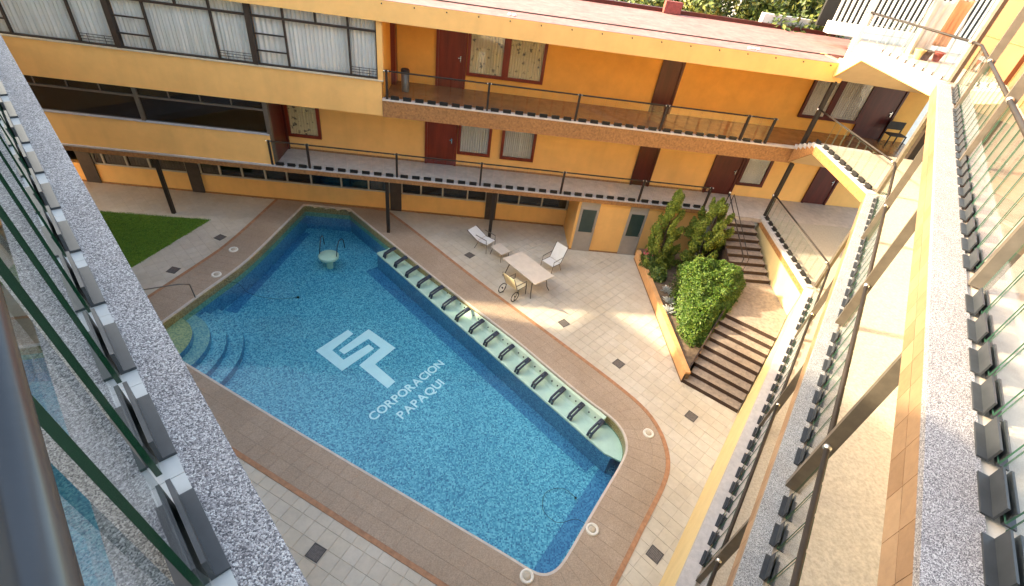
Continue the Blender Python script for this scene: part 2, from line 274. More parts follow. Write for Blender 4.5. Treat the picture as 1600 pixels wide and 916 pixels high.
# ------------------------------------------------------------------ mesh building
class MB:
    def __init__(s): s.v = []; s.f = []; s.m = []
    def add(s, vs_, fs_, mi=0):
        o = len(s.v); s.v += [tuple(x) for x in vs_]; s.f += [tuple(i+o for i in f) for f in fs_]; s.m += [mi]*len(fs_)
        return s
    def box(s, F, u0, u1, n0, n1, z0, z1, mi=0, top=None):
        p = [F.p(u, n, z) for z in (z0, z1) for u, n in ((u0, n0), (u1, n0), (u1, n1), (u0, n1))]
        a = (p[1]-p[0]).cross(p[3]-p[0]).z > 0
        fs_ = [(3, 2, 1, 0), (4, 5, 6, 7), (0, 1, 5, 4), (1, 2, 6, 5), (2, 3, 7, 6), (3, 0, 4, 7)]
        if not a: fs_ = [f[::-1] for f in fs_]
        s.add(p, fs_, mi)
        if top is not None: s.m[-5] = top
        return s
    def prism(s, poly, z0, z1, mi=0, top=None, zt=None):
        n = len(poly); ar = sum(poly[i][0]*poly[(i+1) % n][1]-poly[(i+1) % n][0]*poly[i][1] for i in range(n))
        if ar < 0: poly = poly[::-1]
        vs_ = [(x[0], x[1], z0) for x in poly]+[(x[0], x[1], z1) for x in poly]
        tri = tessellate_polygon([[Vector((x[0], x[1], 0)) for x in poly]])
        fs_ = []
        for t in tri:
            a, b, c = t
            cr = (poly[b][0]-poly[a][0])*(poly[c][1]-poly[a][1])-(poly[b][1]-poly[a][1])*(poly[c][0]-poly[a][0])
            if cr < 0: a, c = c, a
            fs_.append((n+a, n+b, n+c)); fs_.append((c, b, a))
        nt = len(fs_)
        fs_ += [(i, (i+1) % n, n+(i+1) % n, n+i) for i in range(n)]
        k = len(s.m); s.add(vs_, fs_, mi)
        if top is not None:
            for i in range(0, nt, 2): s.m[k+i] = top
        return s
    def tube(s, pts, r, seg=8, mi=0, closed=False):
        pts = [Vector(p) for p in pts]; n = len(pts); rings = []
        for i, p in enumerate(pts):
            if closed: t = pts[(i+1) % n]-pts[i-1]
            else: t = (pts[min(i+1, n-1)]-pts[max(i-1, 0)])
            t.normalize()
            a = t.cross(Vector((0, 0, 1)))
            if a.length < 1e-3: a = t.cross(Vector((1, 0, 0)))
            a.normalize(); b = t.cross(a)
            rr = r[i] if isinstance(r, (list, tuple)) else r
            rings.append([p+(a*math.cos(2*math.pi*k/seg)+b*math.sin(2*math.pi*k/seg))*rr for k in range(seg)])
        vs_ = [v for ring in rings for v in ring]; fs_ = []
        for i in range(n if closed else n-1):
            j = (i+1) % n
            fs_ += [(i*seg+k, i*seg+(k+1) % seg, j*seg+(k+1) % seg, j*seg+k) for k in range(seg)]
        if not closed: fs_ += [tuple(range(seg))[::-1], tuple((n-1)*seg+k for k in range(seg))]
        return s.add(vs_, fs_, mi)
    def ball(s, c, r, seg=10, rng=6, mi=0, sz=1.0):
        c = Vector(c); vs_ = [c+Vector((0, 0, r*sz))]; fs_ = []
        for i in range(1, rng):
            a = math.pi*i/rng
            vs_ += [c+Vector((r*math.sin(a)*math.cos(2*math.pi*k/seg), r*math.sin(a)*math.sin(2*math.pi*k/seg), r*sz*math.cos(a))) for k in range(seg)]
        vs_.append(c-Vector((0, 0, r*sz))); e = len(vs_)-1
        fs_ += [(0, 1+k, 1+(k+1) % seg) for k in range(seg)]
        for i in range(rng-2):
            a = 1+i*seg; fs_ += [(a+k, a+seg+k, a+seg+(k+1) % seg, a+(k+1) % seg) for k in range(seg)]
        a = 1+(rng-2)*seg; fs_ += [(a+k, e, a+(k+1) % seg) for k in range(seg)]
        return s.add(vs_, fs_, mi)
    def disc(s, c, prof, seg=24, mi=0):
        """lathe about a vertical axis: prof = [(r, z), ...] from the rim to the axis"""
        c = Vector(c); vs_ = []; fs_ = []
        for r, z in prof: vs_ += [c+Vector((r*math.cos(2*math.pi*k/seg), r*math.sin(2*math.pi*k/seg), z)) for k in range(seg)]
        for i in range(len(prof)-1): fs_ += [(i*seg+k, i*seg+(k+1) % seg, (i+1)*seg+(k+1) % seg, (i+1)*seg+k) for k in range(seg)]
        fs_.append(tuple((len(prof)-1)*seg+k for k in range(seg)))
        return s.add(vs_, fs_, mi)
    def mesh(s, name, mats, smooth=False):
        me = bpy.data.meshes.new(name); me.from_pydata(s.v, [], s.f)
        for m in (mats if isinstance(mats, (list, tuple)) else [mats]): me.materials.append(m)
        me.polygons.foreach_set('material_index', s.m)
        if smooth: me.polygons.foreach_set('use_smooth', [True]*len(s.f))
        me.update(); return me

def thing(name, loc, label, cat, group=None):
    o = bpy.data.objects.new(name, None); C.objects.link(o); o.location = loc; o.empty_display_size = 0.2
    o['label'] = label; o['category'] = cat
    if group: o['group'] = group
    return o
def tag(o, label, cat, group=None, kind=None):
    o['label'] = label
    if cat: o['category'] = cat
    if group: o['group'] = group
    if kind: o['kind'] = kind
    return o
def wloc(o):
    v = Vector(o.location)
    while o.parent: o = o.parent; v += Vector(o.location)
    return v
def obj(name, mb, mats, parent=None, smooth=False, bevel=0.0):
    """mesh given in world coordinates"""
    me = mb if isinstance(mb, bpy.types.Mesh) else mb.mesh(name, mats, smooth)
    o = bpy.data.objects.new(name, me); C.objects.link(o)
    if parent: o.parent = parent; o.location = -wloc(parent)
    if bevel:
        b = o.modifiers.new('bevel', 'BEVEL'); b.width = bevel; b.segments = 2; b.limit_method = 'ANGLE'
    return o
def piece(name, me, parent, loc, rotz=0.0, rotx=0.0):
    """shared mesh in local coordinates placed at a world point"""
    o = bpy.data.objects.new(name, me); C.objects.link(o)
    o.parent = parent; o.location = Vector(loc)-wloc(parent); o.rotation_euler = (rotx, 0, rotz)
    return o
def struct(name, mb, mats, label=None):
    o = obj(name, mb, mats); o['kind'] = 'structure'
    if label: o['label'] = label
    return o

def poly_in(p, poly):
    x, y = p[0], p[1]; c = False; n = len(poly)
    for i in range(n):
        a, b = poly[i], poly[i-1]
        if (a[1] > y) != (b[1] > y) and x < (b[0]-a[0])*(y-a[1])/(b[1]-a[1])+a[0]: c = not c
    return c
def seg_dist(p, poly):
    best = 1e9; n = len(poly)
    for i in range(n):
        a, b = Vector(poly[i-1][:2]), Vector(poly[i][:2]); d = b-a; t = max(0, min(1, (Vector(p[:2])-a).dot(d)/max(d.length_squared, 1e-9)))
        best = min(best, (Vector(p[:2])-a-d*t).length)
    return best
def off_poly(poly, d):
    n = len(poly); out = []
    ar = sum(poly[i][0]*poly[(i+1) % n][1]-poly[(i+1) % n][0]*poly[i][1] for i in range(n)); sg = 1 if ar > 0 else -1
    for i in range(n):
        a, b, c = Vector(poly[i-1]), Vector(poly[i]), Vector(poly[(i+1) % n])
        e1 = (b-a).normalized(); e2 = (c-b).normalized()
        n1 = Vector((e1.y, -e1.x))*sg; n2 = Vector((e2.y, -e2.x))*sg
        m = (n1+n2); m.normalize(); k = min(3.0, 1/max(0.3, m.dot(n1)))
        out.append(tuple(b+m*d*k))
    return out

# ================================================================== THE SETTING: ground, pool, deck
PAIRS = [((-9.17,17.38),(-10.30,17.62),1),((-9.28,14.05),(-10.38,14.0),0),((-9.40,12.72),(-10.6,12.8),0),((-9.68,11.6),(-10.86,11.6),0),((-10.05,9.75),(-11.15,10.2),0),((-10.2,9.1),(-11.5,8.35),1),
 ((-7.11,7.86),(-7.6,6.83),0),((-4.31,6.75),(-4.75,5.73),0),((0.85,4.79),(.42,3.73),0),((1.29,4.60),(1.3,3.39),0),((1.6,4.51),(1.95,3.14),0),((1.87,4.63),(2.45,3.45),0),((2.08,4.9),(2.85,4.15),0),((2.51,5.71),(3.45,5.2),0),((2.97,6.55),(3.95,6.1),0),
 ((3.60,7.68),(4.60,7.22),0),((3.73,8.15),(4.79,7.9),0),((3.62,8.62),(4.70,8.72),0),((3.32,8.98),(4.33,9.45),0),((2.71,9.40),(3.52,10.2),0),((1.54,10.39),(2.3,11.2),0),((.23,11.54),(.95,12.28),0),((-2.09,13.30),(-1.4,14.15),0),((-5.35,15.97),(-4.7,17.0),0),((-7.35,17.62),(-5.9,17.93),1),((-8.26,17.50),(-8.2,17.72),1)]
def chaikin(pairs, it=2):
    for _ in range(it):
        out = []; n = len(pairs)
        for i in range(n):
            a, b, c = pairs[i-1], pairs[i], pairs[(i+1) % n]
            if b[2]: out.append(b); continue
            f = lambda p, q, t: tuple(x*(1-t)+y*t for x, y in zip(p, q))
            out.append((f(b[0], a[0], .25), f(b[1], a[1], .25), 0)); out.append((f(b[0], c[0], .25), f(b[1], c[1], .25), 0))
        pairs = out
    return pairs
RING = chaikin(PAIRS, 2)
INN = [r[0] for r in RING]; OUT = [r[1] for r in RING]
HOLE = off_poly(INN, 0.12)

def sheet_with_hole(outer, hole, z):
    loops = [[Vector((x, y, 0)) for x, y in outer], [Vector((x, y, 0)) for x, y in hole]]
    tri = tessellate_polygon(loops); vs_ = [(v.x, v.y, z) for l in loops for v in l]
    fs_ = []
    for a, b, c in tri:
        cr = (vs_[b][0]-vs_[a][0])*(vs_[c][1]-vs_[a][1])-(vs_[b][1]-vs_[a][1])*(vs_[c][0]-vs_[a][0])
        fs_.append((a, b, c) if cr > 0 else (c, b, a))
    return MB().add(vs_, fs_)
ground = struct('ground', sheet_with_hole([(-400, -400), (400, -400), (400, 400), (-400, 400)], HOLE, -0.014), GROUT)

# deck tiles (33 cm), two fields laid to the pool's two long sides
GRASS = [(-15.66,14.6),(-11.88,15.21),(-12.51,11.87),(-13.3,10.6)]
PLANT_L = [(4.78,17.6),(5.62,10.76)]
deck = thing('deck', (0, 8, 0), '', ''); del deck['label'], deck['category']; deck['kind'] = 'structure'
def tile_mesh(s, h, bev=0.006):
    a = s/2; b = a-bev
    mb = MB(); vs_ = [(-a,-a,-h),(a,-a,-h),(a,a,-h),(-a,a,-h),(-a,-a,-bev*.5),(a,-a,-bev*.5),(a,a,-bev*.5),(-a,a,-bev*.5),(-b,-b,0),(b,-b,0),(b,b,0),(-b,b,0)]
    fs_ = [(0,1,5,4),(1,2,6,5),(2,3,7,6),(3,0,4,7),(4,5,9,8),(5,6,10,9),(6,7,11,10),(7,4,8,11),(8,9,10,11)]
    return mb.add(vs_, fs_)
TS = 0.333
tmb = tile_mesh(TS-0.006, 0.013)
tile_me = tmb.mesh('tile', DECKT)
OUTBIG = off_poly(OUT, 0.1)
def side(p, a, b): return (b[0]-a[0])*(p[1]-a[1])-(b[1]-a[1])*(p[0]-a[0])
def in_frame(p, mg=60):
    v = Vector(p)-Vector((0, 0, CAM_Z)); x, y, z = v.dot(_r), v.dot(_d), v.dot(_f)
    if z < 0.1: return False
    X, Y = 800+764.356*x/z, 458+764.356*y/z
    return -mg < X < 1600+mg and -mg < Y < 916+mg
cand = []
for fid, az in ((0, R_(110.5)), (1, R_(129.5))):
    du = Vector((math.sin(az), math.cos(az))); dv = Vector((-du.y, du.x)); org = Vector((-3.23, 4.41)) if fid == 0 else Vector((3.49, 11.11))
    org = org+(du+dv)*TS*0.5
    for i in range(-70, 70):
        for j in range(-70, 70):
            c = org+du*(i*TS)+dv*(j*TS)
            if not (-18 < c.x < 9 and 2.5 < c.y < 19): continue
            field = 0 if (c.y < 6.83-0.387*(c.x+7.6)+0.3 and c.x < 1.6) else 1
            if field != fid: continue
            if poly_in(c, OUT) and seg_dist(c, OUT) > 0.28: continue
            if c.dot(FB.n.xy) > 18.75 or c.dot(FR.n.xy) > 1.3 or c.dot(FL.n.xy) > 1.9: continue
            if c.x > 4.3 and c.y > 10.6 and side(c, PLANT_L[0], PLANT_L[1]) > 0.3: continue
            if poly_in(c, GRASS) and seg_dist(c, GRASS) > 0.3: continue
            if not in_frame((c.x, c.y, 0)): continue
            cand.append((c.x*c.x+c.y*c.y, c.x, c.y, math.atan2(du.y, du.x)))
cand.sort()
for k, (_, x, y, a) in enumerate(cand[:300]):
    piece('tile', tile_me, deck, (x, y, random.uniform(-0.0008, 0.0008)), a)
rest = MB()
for _, x, y, a in cand[300:]:
    ca, sa = math.cos(a), math.sin(a)
    rest.add([(x+ca*v[0]-sa*v[1], y+sa*v[0]+ca*v[1], v[2]) for v in tmb.v], tmb.f)
o = obj('tile_field', rest, DECKT2, deck); o['kind'] = 'stuff'

# pool surround: base ring, individual tiles, orange edging, pale lip
surround = thing('pool_surround', (0, 8, 0), '', ''); del surround['label'], surround['category']; surround['kind'] = 'structure'
def ring_mb(A, B, z0, z1):
    n = len(A); vs_ = []
    for a, b in zip(A, B): vs_ += [(a[0], a[1], z0), (a[0], a[1], z1), (b[0], b[1], z1), (b[0], b[1], z0)]
    fs_ = []
    for i in range(n):
        j = (i+1) % n
        for k in range(3): fs_.append((i*4+k, i*4+k+1, j*4+k+1, j*4+k))
    return MB().add(vs_, fs_)
LIPO = off_poly(INN, 0.055)
EDGI = OUT; EDGO = off_poly(OUT, 0.115)
obj('bedding', ring_mb(off_poly(INN, 0.012), OUT, -0.12, 0.004), BANDG, surround)
obj('edging_strip', ring_mb(EDGI, EDGO, -0.01, 0.016), EDGEO, surround)
obj('pool_lip', ring_mb(INN, LIPO, -0.05, 0.014), LIPM, surround)
def resample(A, step, closed=True):
    out = []; n = len(A)
    L_ = [0.0]
    for i in range(n): L_.append(L_[-1]+(Vector(A[(i+1) % n])-Vector(A[i])).length)
    k = round(L_[-1]/step); res = []
    for q in range(k):
        d = L_[-1]*q/k; i = max(j for j in range(n) if L_[j] <= d+1e-9); t = (d-L_[i])/max(1e-9, L_[i+1]-L_[i]); res.append((i, t))
    return res
MID = [tuple((a+b)/2 for a, b in zip(x, y)) for x, y in zip(LIPO, OUT)]
cuts = resample(MID, 0.36)
def at_ring(A, it):
    i, t = it; j = (i+1) % len(A); return Vector((A[i][0]*(1-t)+A[j][0]*t, A[i][1]*(1-t)+A[j][1]*t))
bt = []
for q in range(len(cuts)):
    c0, c1 = cuts[q], cuts[(q+1) % len(cuts)]
    a0, b0, a1, b1 = at_ring(LIPO, c0), at_ring(OUT, c0), at_ring(LIPO, c1), at_ring(OUT, c1)
    rows = 3
    for r in range(rows):
        f0, f1 = r/rows, (r+1)/rows
        P = [a0.lerp(b0, f0), a1.lerp(b1, f0), a1.lerp(b1, f1), a0.lerp(b0, f1)]
        c = sum(P, Vector((0, 0)))/4
        w_ = min((P[1]-P[0]).length, (P[2]-P[3]).length, (P[3]-P[0]).length)
        if w_ < 0.05: continue
        P = [p+(c-p).normalized()*0.0035 for p in P]
        bt.append(((c.length_squared), P, in_frame((c.x, c.y, 0), 10)))
bt.sort(key=lambda t: (not t[2], t[0]))
restb = MB()
for k, (_, P, vis) in enumerate(bt):
    vs_ = [(p.x, p.y, 0.003) for p in P]+[(p.x, p.y, 0.0115) for p in P]
    cr = (P[1]-P[0]).cross(P[2]-P[0]); fs_ = [(4,5,6,7),(0,1,5,4),(1,2,6,5),(2,3,7,6),(3,0,4,7)]
    if cr < 0: fs_ = [f[::-1] for f in fs_]
    if vis and k < 300: obj('paving_tile', MB().add(vs_, fs_), BANDT, surround)
    else: restb.add(vs_, fs_)
o = obj('paving_field', restb, BANDT2, surround); o['kind'] = 'stuff'

# pool basin
PZ = -1.12
basin = thing('pool_basin', (-3, 10.5, PZ), '', ''); del basin['label'], basin['category']; basin['kind'] = 'structure'
n = len(INN); poly = INN
ar = sum(poly[i][0]*poly[(i+1) % n][1]-poly[(i+1) % n][0]*poly[i][1] for i in range(n))
for za, zb, wn_, wm_ in ((PZ-.05, -.52, 'pool_wall', BLUED), (-.52, -.32, 'green_fringe_band', WLINE2), (-.32, -.048, 'olive_fringe_band', WLINE)):  # the water's orange-green-blue colour fringe is painted as wall bands
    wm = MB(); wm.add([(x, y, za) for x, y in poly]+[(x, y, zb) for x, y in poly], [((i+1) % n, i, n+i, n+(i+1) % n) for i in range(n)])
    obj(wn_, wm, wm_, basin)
tri = tessellate_polygon([[Vector((x, y, 0)) for x, y in poly]])
fm = MB(); fs_ = []
for a, b, c in tri:
    cr = (poly[b][0]-poly[a][0])*(poly[c][1]-poly[a][1])-(poly[b][1]-poly[a][1])*(poly[c][0]-poly[a][0]); fs_.append((a, b, c) if cr > 0 else (c, b, a))
fm.add([(x, y, PZ) for x, y in off_poly(poly, .02)], fs_); obj('pool_floor', fm, BLUE, basin)
def floor_strip(pts, w0, w1, name='floor_border'):
    a, b = Vector(pts[0]), Vector(pts[1]); d = (b-a).normalized(); nn_ = Vector((d.y, -d.x))
    mb = MB().prism([tuple(a), tuple(b), tuple(b+nn_*w1), tuple(a+nn_*w0)], PZ-.01, PZ+0.005); obj(name, mb, BLUED, basin)
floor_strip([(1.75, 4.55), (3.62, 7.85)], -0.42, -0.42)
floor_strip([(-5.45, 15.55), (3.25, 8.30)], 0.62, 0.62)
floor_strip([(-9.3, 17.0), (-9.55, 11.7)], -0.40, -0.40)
# steps in the left corner: four quarter-round treads
SC = Vector((-10.3, 9.15))
for k, (r, z) in enumerate(((1.2, -0.30), (1.62, -0.50), (2.02, -0.70), (2.45, -0.90))):
    arc = [SC+Vector((math.cos(t), math.sin(t)))*r for t in [R_(-35+i*(95+35)/22) for i in range(23)]]
    pl = [tuple(p) for p in arc]
    st = MB().prism([tuple(SC)]+pl, PZ-.03-.001*k, z, top=1); obj('step', st, [BLUED, (STEPY, STEPM, BLUE, BLUE)[k]], basin)
# logo and lettering set into the floor
LZ = PZ+0.004
for pl in ([(-5.33,11.75),(-5.1,11.61),(-5.48,10.73),(-4.98,10.41),(-4.44,11.24),(-4.21,11.1),(-4.86,9.95),(-5.96,10.6)],
           [(-5.27,10.77),(-4.68,11.94),(-3.55,11.28),(-3.97,10.44),(-3.15,9.88),(-3.3,9.57),(-4.43,10.29),(-4.02,11.17),(-4.54,11.49),(-5.05,10.64)]):
    obj('logo_inlay', MB().prism(pl, LZ-.02, LZ+.004), LOGOM, basin, bevel=0.0)
def letters(txt, start, end, cap):
    a = Vector(start); b = Vector(end); d = b-a; ang = math.atan2(d.y, d.x)
    cu = bpy.data.curves.new('txt', 'FONT'); cu.body = 'H'; cu.size = 1
    cu.extrude = 0.0
    adv = []; meshes = []
    for ch in txt:
        c2 = bpy.data.curves.new('letter', 'FONT'); c2.body = ch; c2.size = cap/0.69; c2.extrude = 0.004; c2.offset = cap*0.028
        ob = bpy.data.objects.new('letter', c2); C.objects.link(ob); bpy.context.view_layer.update()
        me = bpy.data.meshes.new_from_object(ob.evaluated_get(bpy.context.evaluated_depsgraph_get()))
        bpy.data.objects.remove(ob); me.name = 'letter'
        xs = [v.co.x for v in me.vertices]; meshes.append((me, min(xs), max(xs)))
    tot = sum(m[2]-m[1] for m in meshes); gap = (d.length-tot)/(len(txt)-1)
    x = 0.0
    for me, x0, x1 in meshes:
        me.materials.clear(); me.materials.append(LOGOM)
        p = a+d.normalized()*(x-x0); piece('letter', me, basin, (p.x, p.y, LZ), ang); x += x1-x0+gap
letters('CORPORACION', (-3.33, 8.34), (-1.80, 10.93), 0.275)
letters('PAPAQUI', (-2.55, 8.56), (-1.63, 10.13), 0.275)
# water
wpoly = off_poly(INN, 0.02)
wv = MB().prism(wpoly, PZ-0.2, -0.125)
water = struct('water', wv, WATER)

# grass patch
turf = struct('turf', MB().prism(GRASS, -0.012, 0.012), TURF)
gm = MB(); ga = MB()
cnt = 0
while cnt < 26000:
    x, y = random.uniform(-15.8, -11.8), random.uniform(10.5, 15.3)
    if not poly_in((x, y), GRASS) and seg_dist((x, y), GRASS) > .05+.05*mnoise.noise(Vector((x*3, y*3, 0))): continue
    cnt += 1; a = random.uniform(0, 6.28); h = random.uniform(.025, .06); l = random.uniform(-.03, .03); w_ = 0.006
    gm.add([(x-w_*math.cos(a), y-w_*math.sin(a), .01), (x+w_*math.cos(a), y+w_*math.sin(a), .01), (x+l, y+l*.7, h)], [(0, 1, 2)])
o = obj('grass', gm, GRASSM); tag(o, 'short green lawn in the triangular bed beside the pool', 'grass', kind='stuff')

# ================================================================== FAR WING
far = thing('hotel_wing', FB.p(-3, 18.7), 'two storey yellow hotel wing with balconies behind the pool', 'building')
EN = 16.82       # slab edge plane
GN, F1N, F2N = 18.7, 18.35, 18.95
z1, z2, zr = 2.5, 5.3, 8.2
UL, UR_ = -24.0, 17.5
bx = lambda *a, **k: MB().box(FB, *a, **k)
# ground floor wall: dado, head, piers; strip windows between
obj('wall', bx(-16.5, 4.35, GN, GN+.25, 0.0, 0.80), YEL, far)
obj('wall', bx(-16.5, 4.35, GN, GN+.25, 1.80, 2.34), YEL, far)
obj('wall', bx(UL, -16.5, GN, GN+.25, 0, 2.34), PALEY, far)
obj('plinth', bx(-16.5, 4.32, GN-.022, GN-.001, 0, 0.07), FASC, far)
obj('back_wall', bx(UL, UR_, 22.3, 22.5, 0, 8.0), YEL, far)
obj('end_wall', bx(UL-.25, UL, EN, 22.5, 0, 8.0), YEL, far)
panels = [(-15.2, -14.68), (-11.2, -10.72), (-3.22, -2.76), (.80, 1.26)]
for a, b in panels: obj('pier_panel', bx(a, b, GN-.05, GN+.1, 0.01, 2.3), PANELB, far)
def strip_window(a, b, cuts_, curtain=None):
    w_ = obj('window', bx(a, b, GN+.02, GN+.12, .80, .86), FRAMEL, far)
    obj('frame', bx(a, b, GN+.02, GN+.10, 1.74, 1.80), FRAMEL, w_)
    xs = [a]+cuts_+[b]
    for x in xs: obj('mullion', bx(x-.03, x+.03, GN+.015, GN+.11, .86, 1.74), FRAMEL, w_)
    for i in range(len(xs)-1):
        obj('pane', bx(xs[i]+.03, xs[i+1]-.03, GN+.06, GN+.066, .86, 1.74), DPANE, w_)
        if curtain and random.random() < curtain: obj('curtain', wavy(xs[i]+.05, xs[i+1]-.05, GN+.14, .80, 1.8), CURT, w_)
def wavy(a, b, n_, z0, z1_, amp=0.02, per=0.11, F=FB):
    mb = MB(); k = max(8, int((b-a)/per*6)); vs_ = []
    ph = random.uniform(0, 6); d1 = random.uniform(.8, 1.3)
    for i in range(k+1):
        u = a+(b-a)*i/k; q = n_+amp*math.sin(2*math.pi*u/per*d1+ph)+amp*.5*math.sin(2*math.pi*u/(per*2.7)+ph*2)
        vs_ += [F.p(u, q, z0), F.p(u, q+.005, z1_)]
    return mb.add(vs_, [(2*i, 2*i+2, 2*i+3, 2*i+1) for i in range(k)])
strip_window(-14.66, -11.22, [-14.3, -13.45, -12.6, -12.3], .6)
strip_window(-10.70, -3.24, [-9.95, -9.1, -8.2, -7.35, -6.4, -5.2, -4.1], .12)
strip_window(-2.74, .78, [-1.95, -1.05, 0.0], 0)
strip_window(1.28, 4.30, [2.2, 3.2], 0)
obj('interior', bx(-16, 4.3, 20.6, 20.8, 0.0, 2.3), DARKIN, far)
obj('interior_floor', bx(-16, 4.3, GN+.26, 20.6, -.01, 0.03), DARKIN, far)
# changing room block under the walkway
BN = 16.9
obj('wall', bx(4.35, 8.9, BN, BN+.2, 0.06, 2.33), YEL, far)
obj('side_wall', bx(4.35, 4.55, BN+.2, GN-.03, 0.0, 2.33), YEL, far)
obj('plinth', bx(4.33, 8.9, BN-.015, BN+.15, 0, 0.06), FASC, far)
def metal_door(a, b):
    d = obj('door', bx(a, b, BN-.04, BN+.02, 0.0, 2.31), GREYD, far)
    obj('frame', bx(a+.02, a+.08, BN-.06, BN-.041, .02, 2.0).box(FB, b-.08, b-.02, BN-.06, BN-.041, .02, 2.0).box(FB, a+.08, b-.08, BN-.06, BN-.041, 1.94, 2.0).box(FB, a+.08, b-.08, BN-.06, BN-.041, .86, .92), GREYD, d)
    obj('glass', bx(a+.1, b-.1, BN-.052, BN-.041, .92, 1.93), GREENG, d)
    obj('handle', bx(b-.12, b-.09, BN-.10, BN-.041, .95, 1.09), LEGM, d)
metal_door(4.45, 5.2); metal_door(6.43, 7.17)
# columns under the first walkway
for u in (-11.13, -3.03, 1.01):
    obj('column', bx(u-.06, u+.06, 16.88, 17.0, 0, 2.27), BRONZE, far)
# first floor slab
obj('floor_slab', bx(UL, 9.42, EN, F1N-.02, 2.33, z1).box(FB, 9.42, UR_, 16.44, F1N-.02, 2.33, z1), [FLOORP], far)
obj('slab_edge', bx(UL, 9.42, EN-.05, EN-.002, 2.29, z1-.04), FASC, far)
obj('slab_lip', bx(UL, 9.40, EN-.07, EN+.14, z1-.036, z1+.022), SLABG, far)
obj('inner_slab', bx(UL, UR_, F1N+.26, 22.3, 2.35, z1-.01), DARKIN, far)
# first floor wall
obj('wall', bx(-7.0, UR_, F1N, F1N+.25, z1-.15, 4.78), YEL, far)
obj('skirting', bx(-7.0, 9.8, F1N-.02, F1N-.001, z1, z1+.07), FASC, far)
def hotel_door(a, b, n_, zb, h, m, handle=1):
    d = obj('door', bx(a+.09, b-.09, n_-.035, n_-.001, zb+.01, zb+h-.09), m, far)
    obj('frame', bx(a, a+.088, n_-.07, n_-.001, zb, zb+h).box(FB, b-.088, b, n_-.07, n_-.001, zb, zb+h).box(FB, a+.088, b-.088, n_-.07, n_-.001, zb+h-.088, zb+h), m, d)
    if handle: obj('handle', bx(b-.22, b-.19, n_-.075, n_-.036, zb+.92, zb+1.12).box(FB, b-.30, b-.19, n_-.09, n_-.072, zb+1.04, zb+1.07), CHROME, d)
    return d
def hotel_window(a, b, n_, zb, zt, m, cm, mid=None):
    fw = .11
    f = obj('window', bx(a, b, n_-.09, n_-.001, zb, zb+fw), m, far)
    fr = bx(a, a+fw, n_-.09, n_-.001, zb+fw, zt).box(FB, b-fw, b, n_-.09, n_-.001, zb+fw, zt).box(FB, a+fw, b-fw, n_-.09, n_-.001, zt-fw, zt)
    if mid: fr.box(FB, mid-.12, mid+.12, n_-.085, n_-.001, zb+fw, zt-fw)
    obj('frame', fr, m, f)
    spans = [(a+fw, b-fw)] if not mid else [(a+fw, mid-.12), (mid+.12, b-fw)]
    for p, q in spans:
        obj('pane', bx(p, q, n_-.055, n_-.049, zb+fw, zt-fw), PANE, f)
        obj('curtain', wavy(p, q, n_-.028, zb+fw, zt-fw, .012, .09), cm, f)
hotel_window(-6.86, -5.64, F1N, 3.02, 4.65, WOODD, PRINT)
obj('door_panel', bx(-7.15, -6.87, F1N-.08, F1N-.001, z1, 4.7), WOODK, far)
hotel_door(-1.78, -.56, F1N, z1, 2.2, WOODD); hotel_window(-.54, .74, F1N, 3.03, 4.6, WOODD, CURTG)
hotel_window(1.13, 2.46, F1N, 3.02, 4.6, WOODD, CURTG)
hotel_door(6.58, 7.39, F1N, z1, 2.2, WOODK, 0)
hotel_door(9.73, 10.98, F1N, z1, 2.2, WOODK); hotel_window(11.0, 12.15, F1N, 3.0, 4.6, WOODK, CURTG)
hotel_door(14.2, 15.3, F1N, z1, 2.2, WOODK)
# enclosed left part of the first floor
obj('spandrel', bx(UL, -6.95, EN, EN+.16, z1+.024, 3.60), YEL, far)
obj('sill', bx(-15.2, -6.95, EN-.03, EN+.18, 3.602, 3.635), SLABG, far)
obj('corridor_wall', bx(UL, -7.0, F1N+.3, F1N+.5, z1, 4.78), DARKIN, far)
def dark_bay(a, b):
    f = obj('window', bx(a, b, EN+.02, EN+.12, 4.42, 4.48), POSTM, far)
    obj('mullion', bx(a, a+.12, EN+.01, EN+.14, 3.64, 4.75), POSTM, f)
    k = 4; s_ = (b-a-.14)/k
    for i in range(k):
        obj('transom_pane', bx(a+.12+i*s_+.02, a+.12+(i+1)*s_-.02, EN+.06, EN+.066, 4.49, 4.74), DPANE, f)
        if i: obj('mullion', bx(a+.12+i*s_-.018, a+.12+i*s_+.018, EN+.03, EN+.11, 4.48, 4.75), POSTM, f)
    obj('pane', bx(a+.13, b-.03, EN+.07, EN+.076, 3.65, 4.41), DPANE, f)
for a in (-19.15, -15.1, -11.06): dark_bay(a, a+4.04)
# end of the enclosed part
obj('end_pier', bx(-7.02, -6.88, EN+.02, EN+.2, z1+.03, 4.75), POSTM, far)
obj('end_screen', bx(-7.0, -6.94, EN+.2, F1N-.09, z1, 4.75), WOODK, far)
# second floor
obj('floor_slab', bx(UL, -3.06, EN+.02, 22.2, 4.77, z2-.01), SOFF, far)
obj('floor_slab', bx(-3.06, UR_, EN, 22.2, 4.762, z2), [FLOORB, SOFF], far)
obj('soffit', bx(-3.0, UR_, EN+.02, F1N-.01, 4.735, 4.76), SOFF, far)
obj('slab_edge', bx(-3.05, 11.72, EN-.06, EN-.002, 4.73, z2-.035), FASC, far)
obj('slab_lip', bx(-3.05, 11.70, EN-.08, EN+.13, z2-.032, z2+.02), LIPM, far)
obj('spandrel', bx(UL, -3.06, EN-.02, EN+.16, 4.74, 5.86), YEL, far)
obj('sill', bx(UL, -3.0, EN-.06, EN+.17, 5.862, 5.90), PIERS, far)
obj('end_pier', bx(-3.17, -3.0, EN-.015, EN+.2, 5.902, 7.66), YEL, far)
obj('end_wall', bx(-3.16, -3.02, EN+.2, F2N, 5.0, 7.66), YEL2, far)
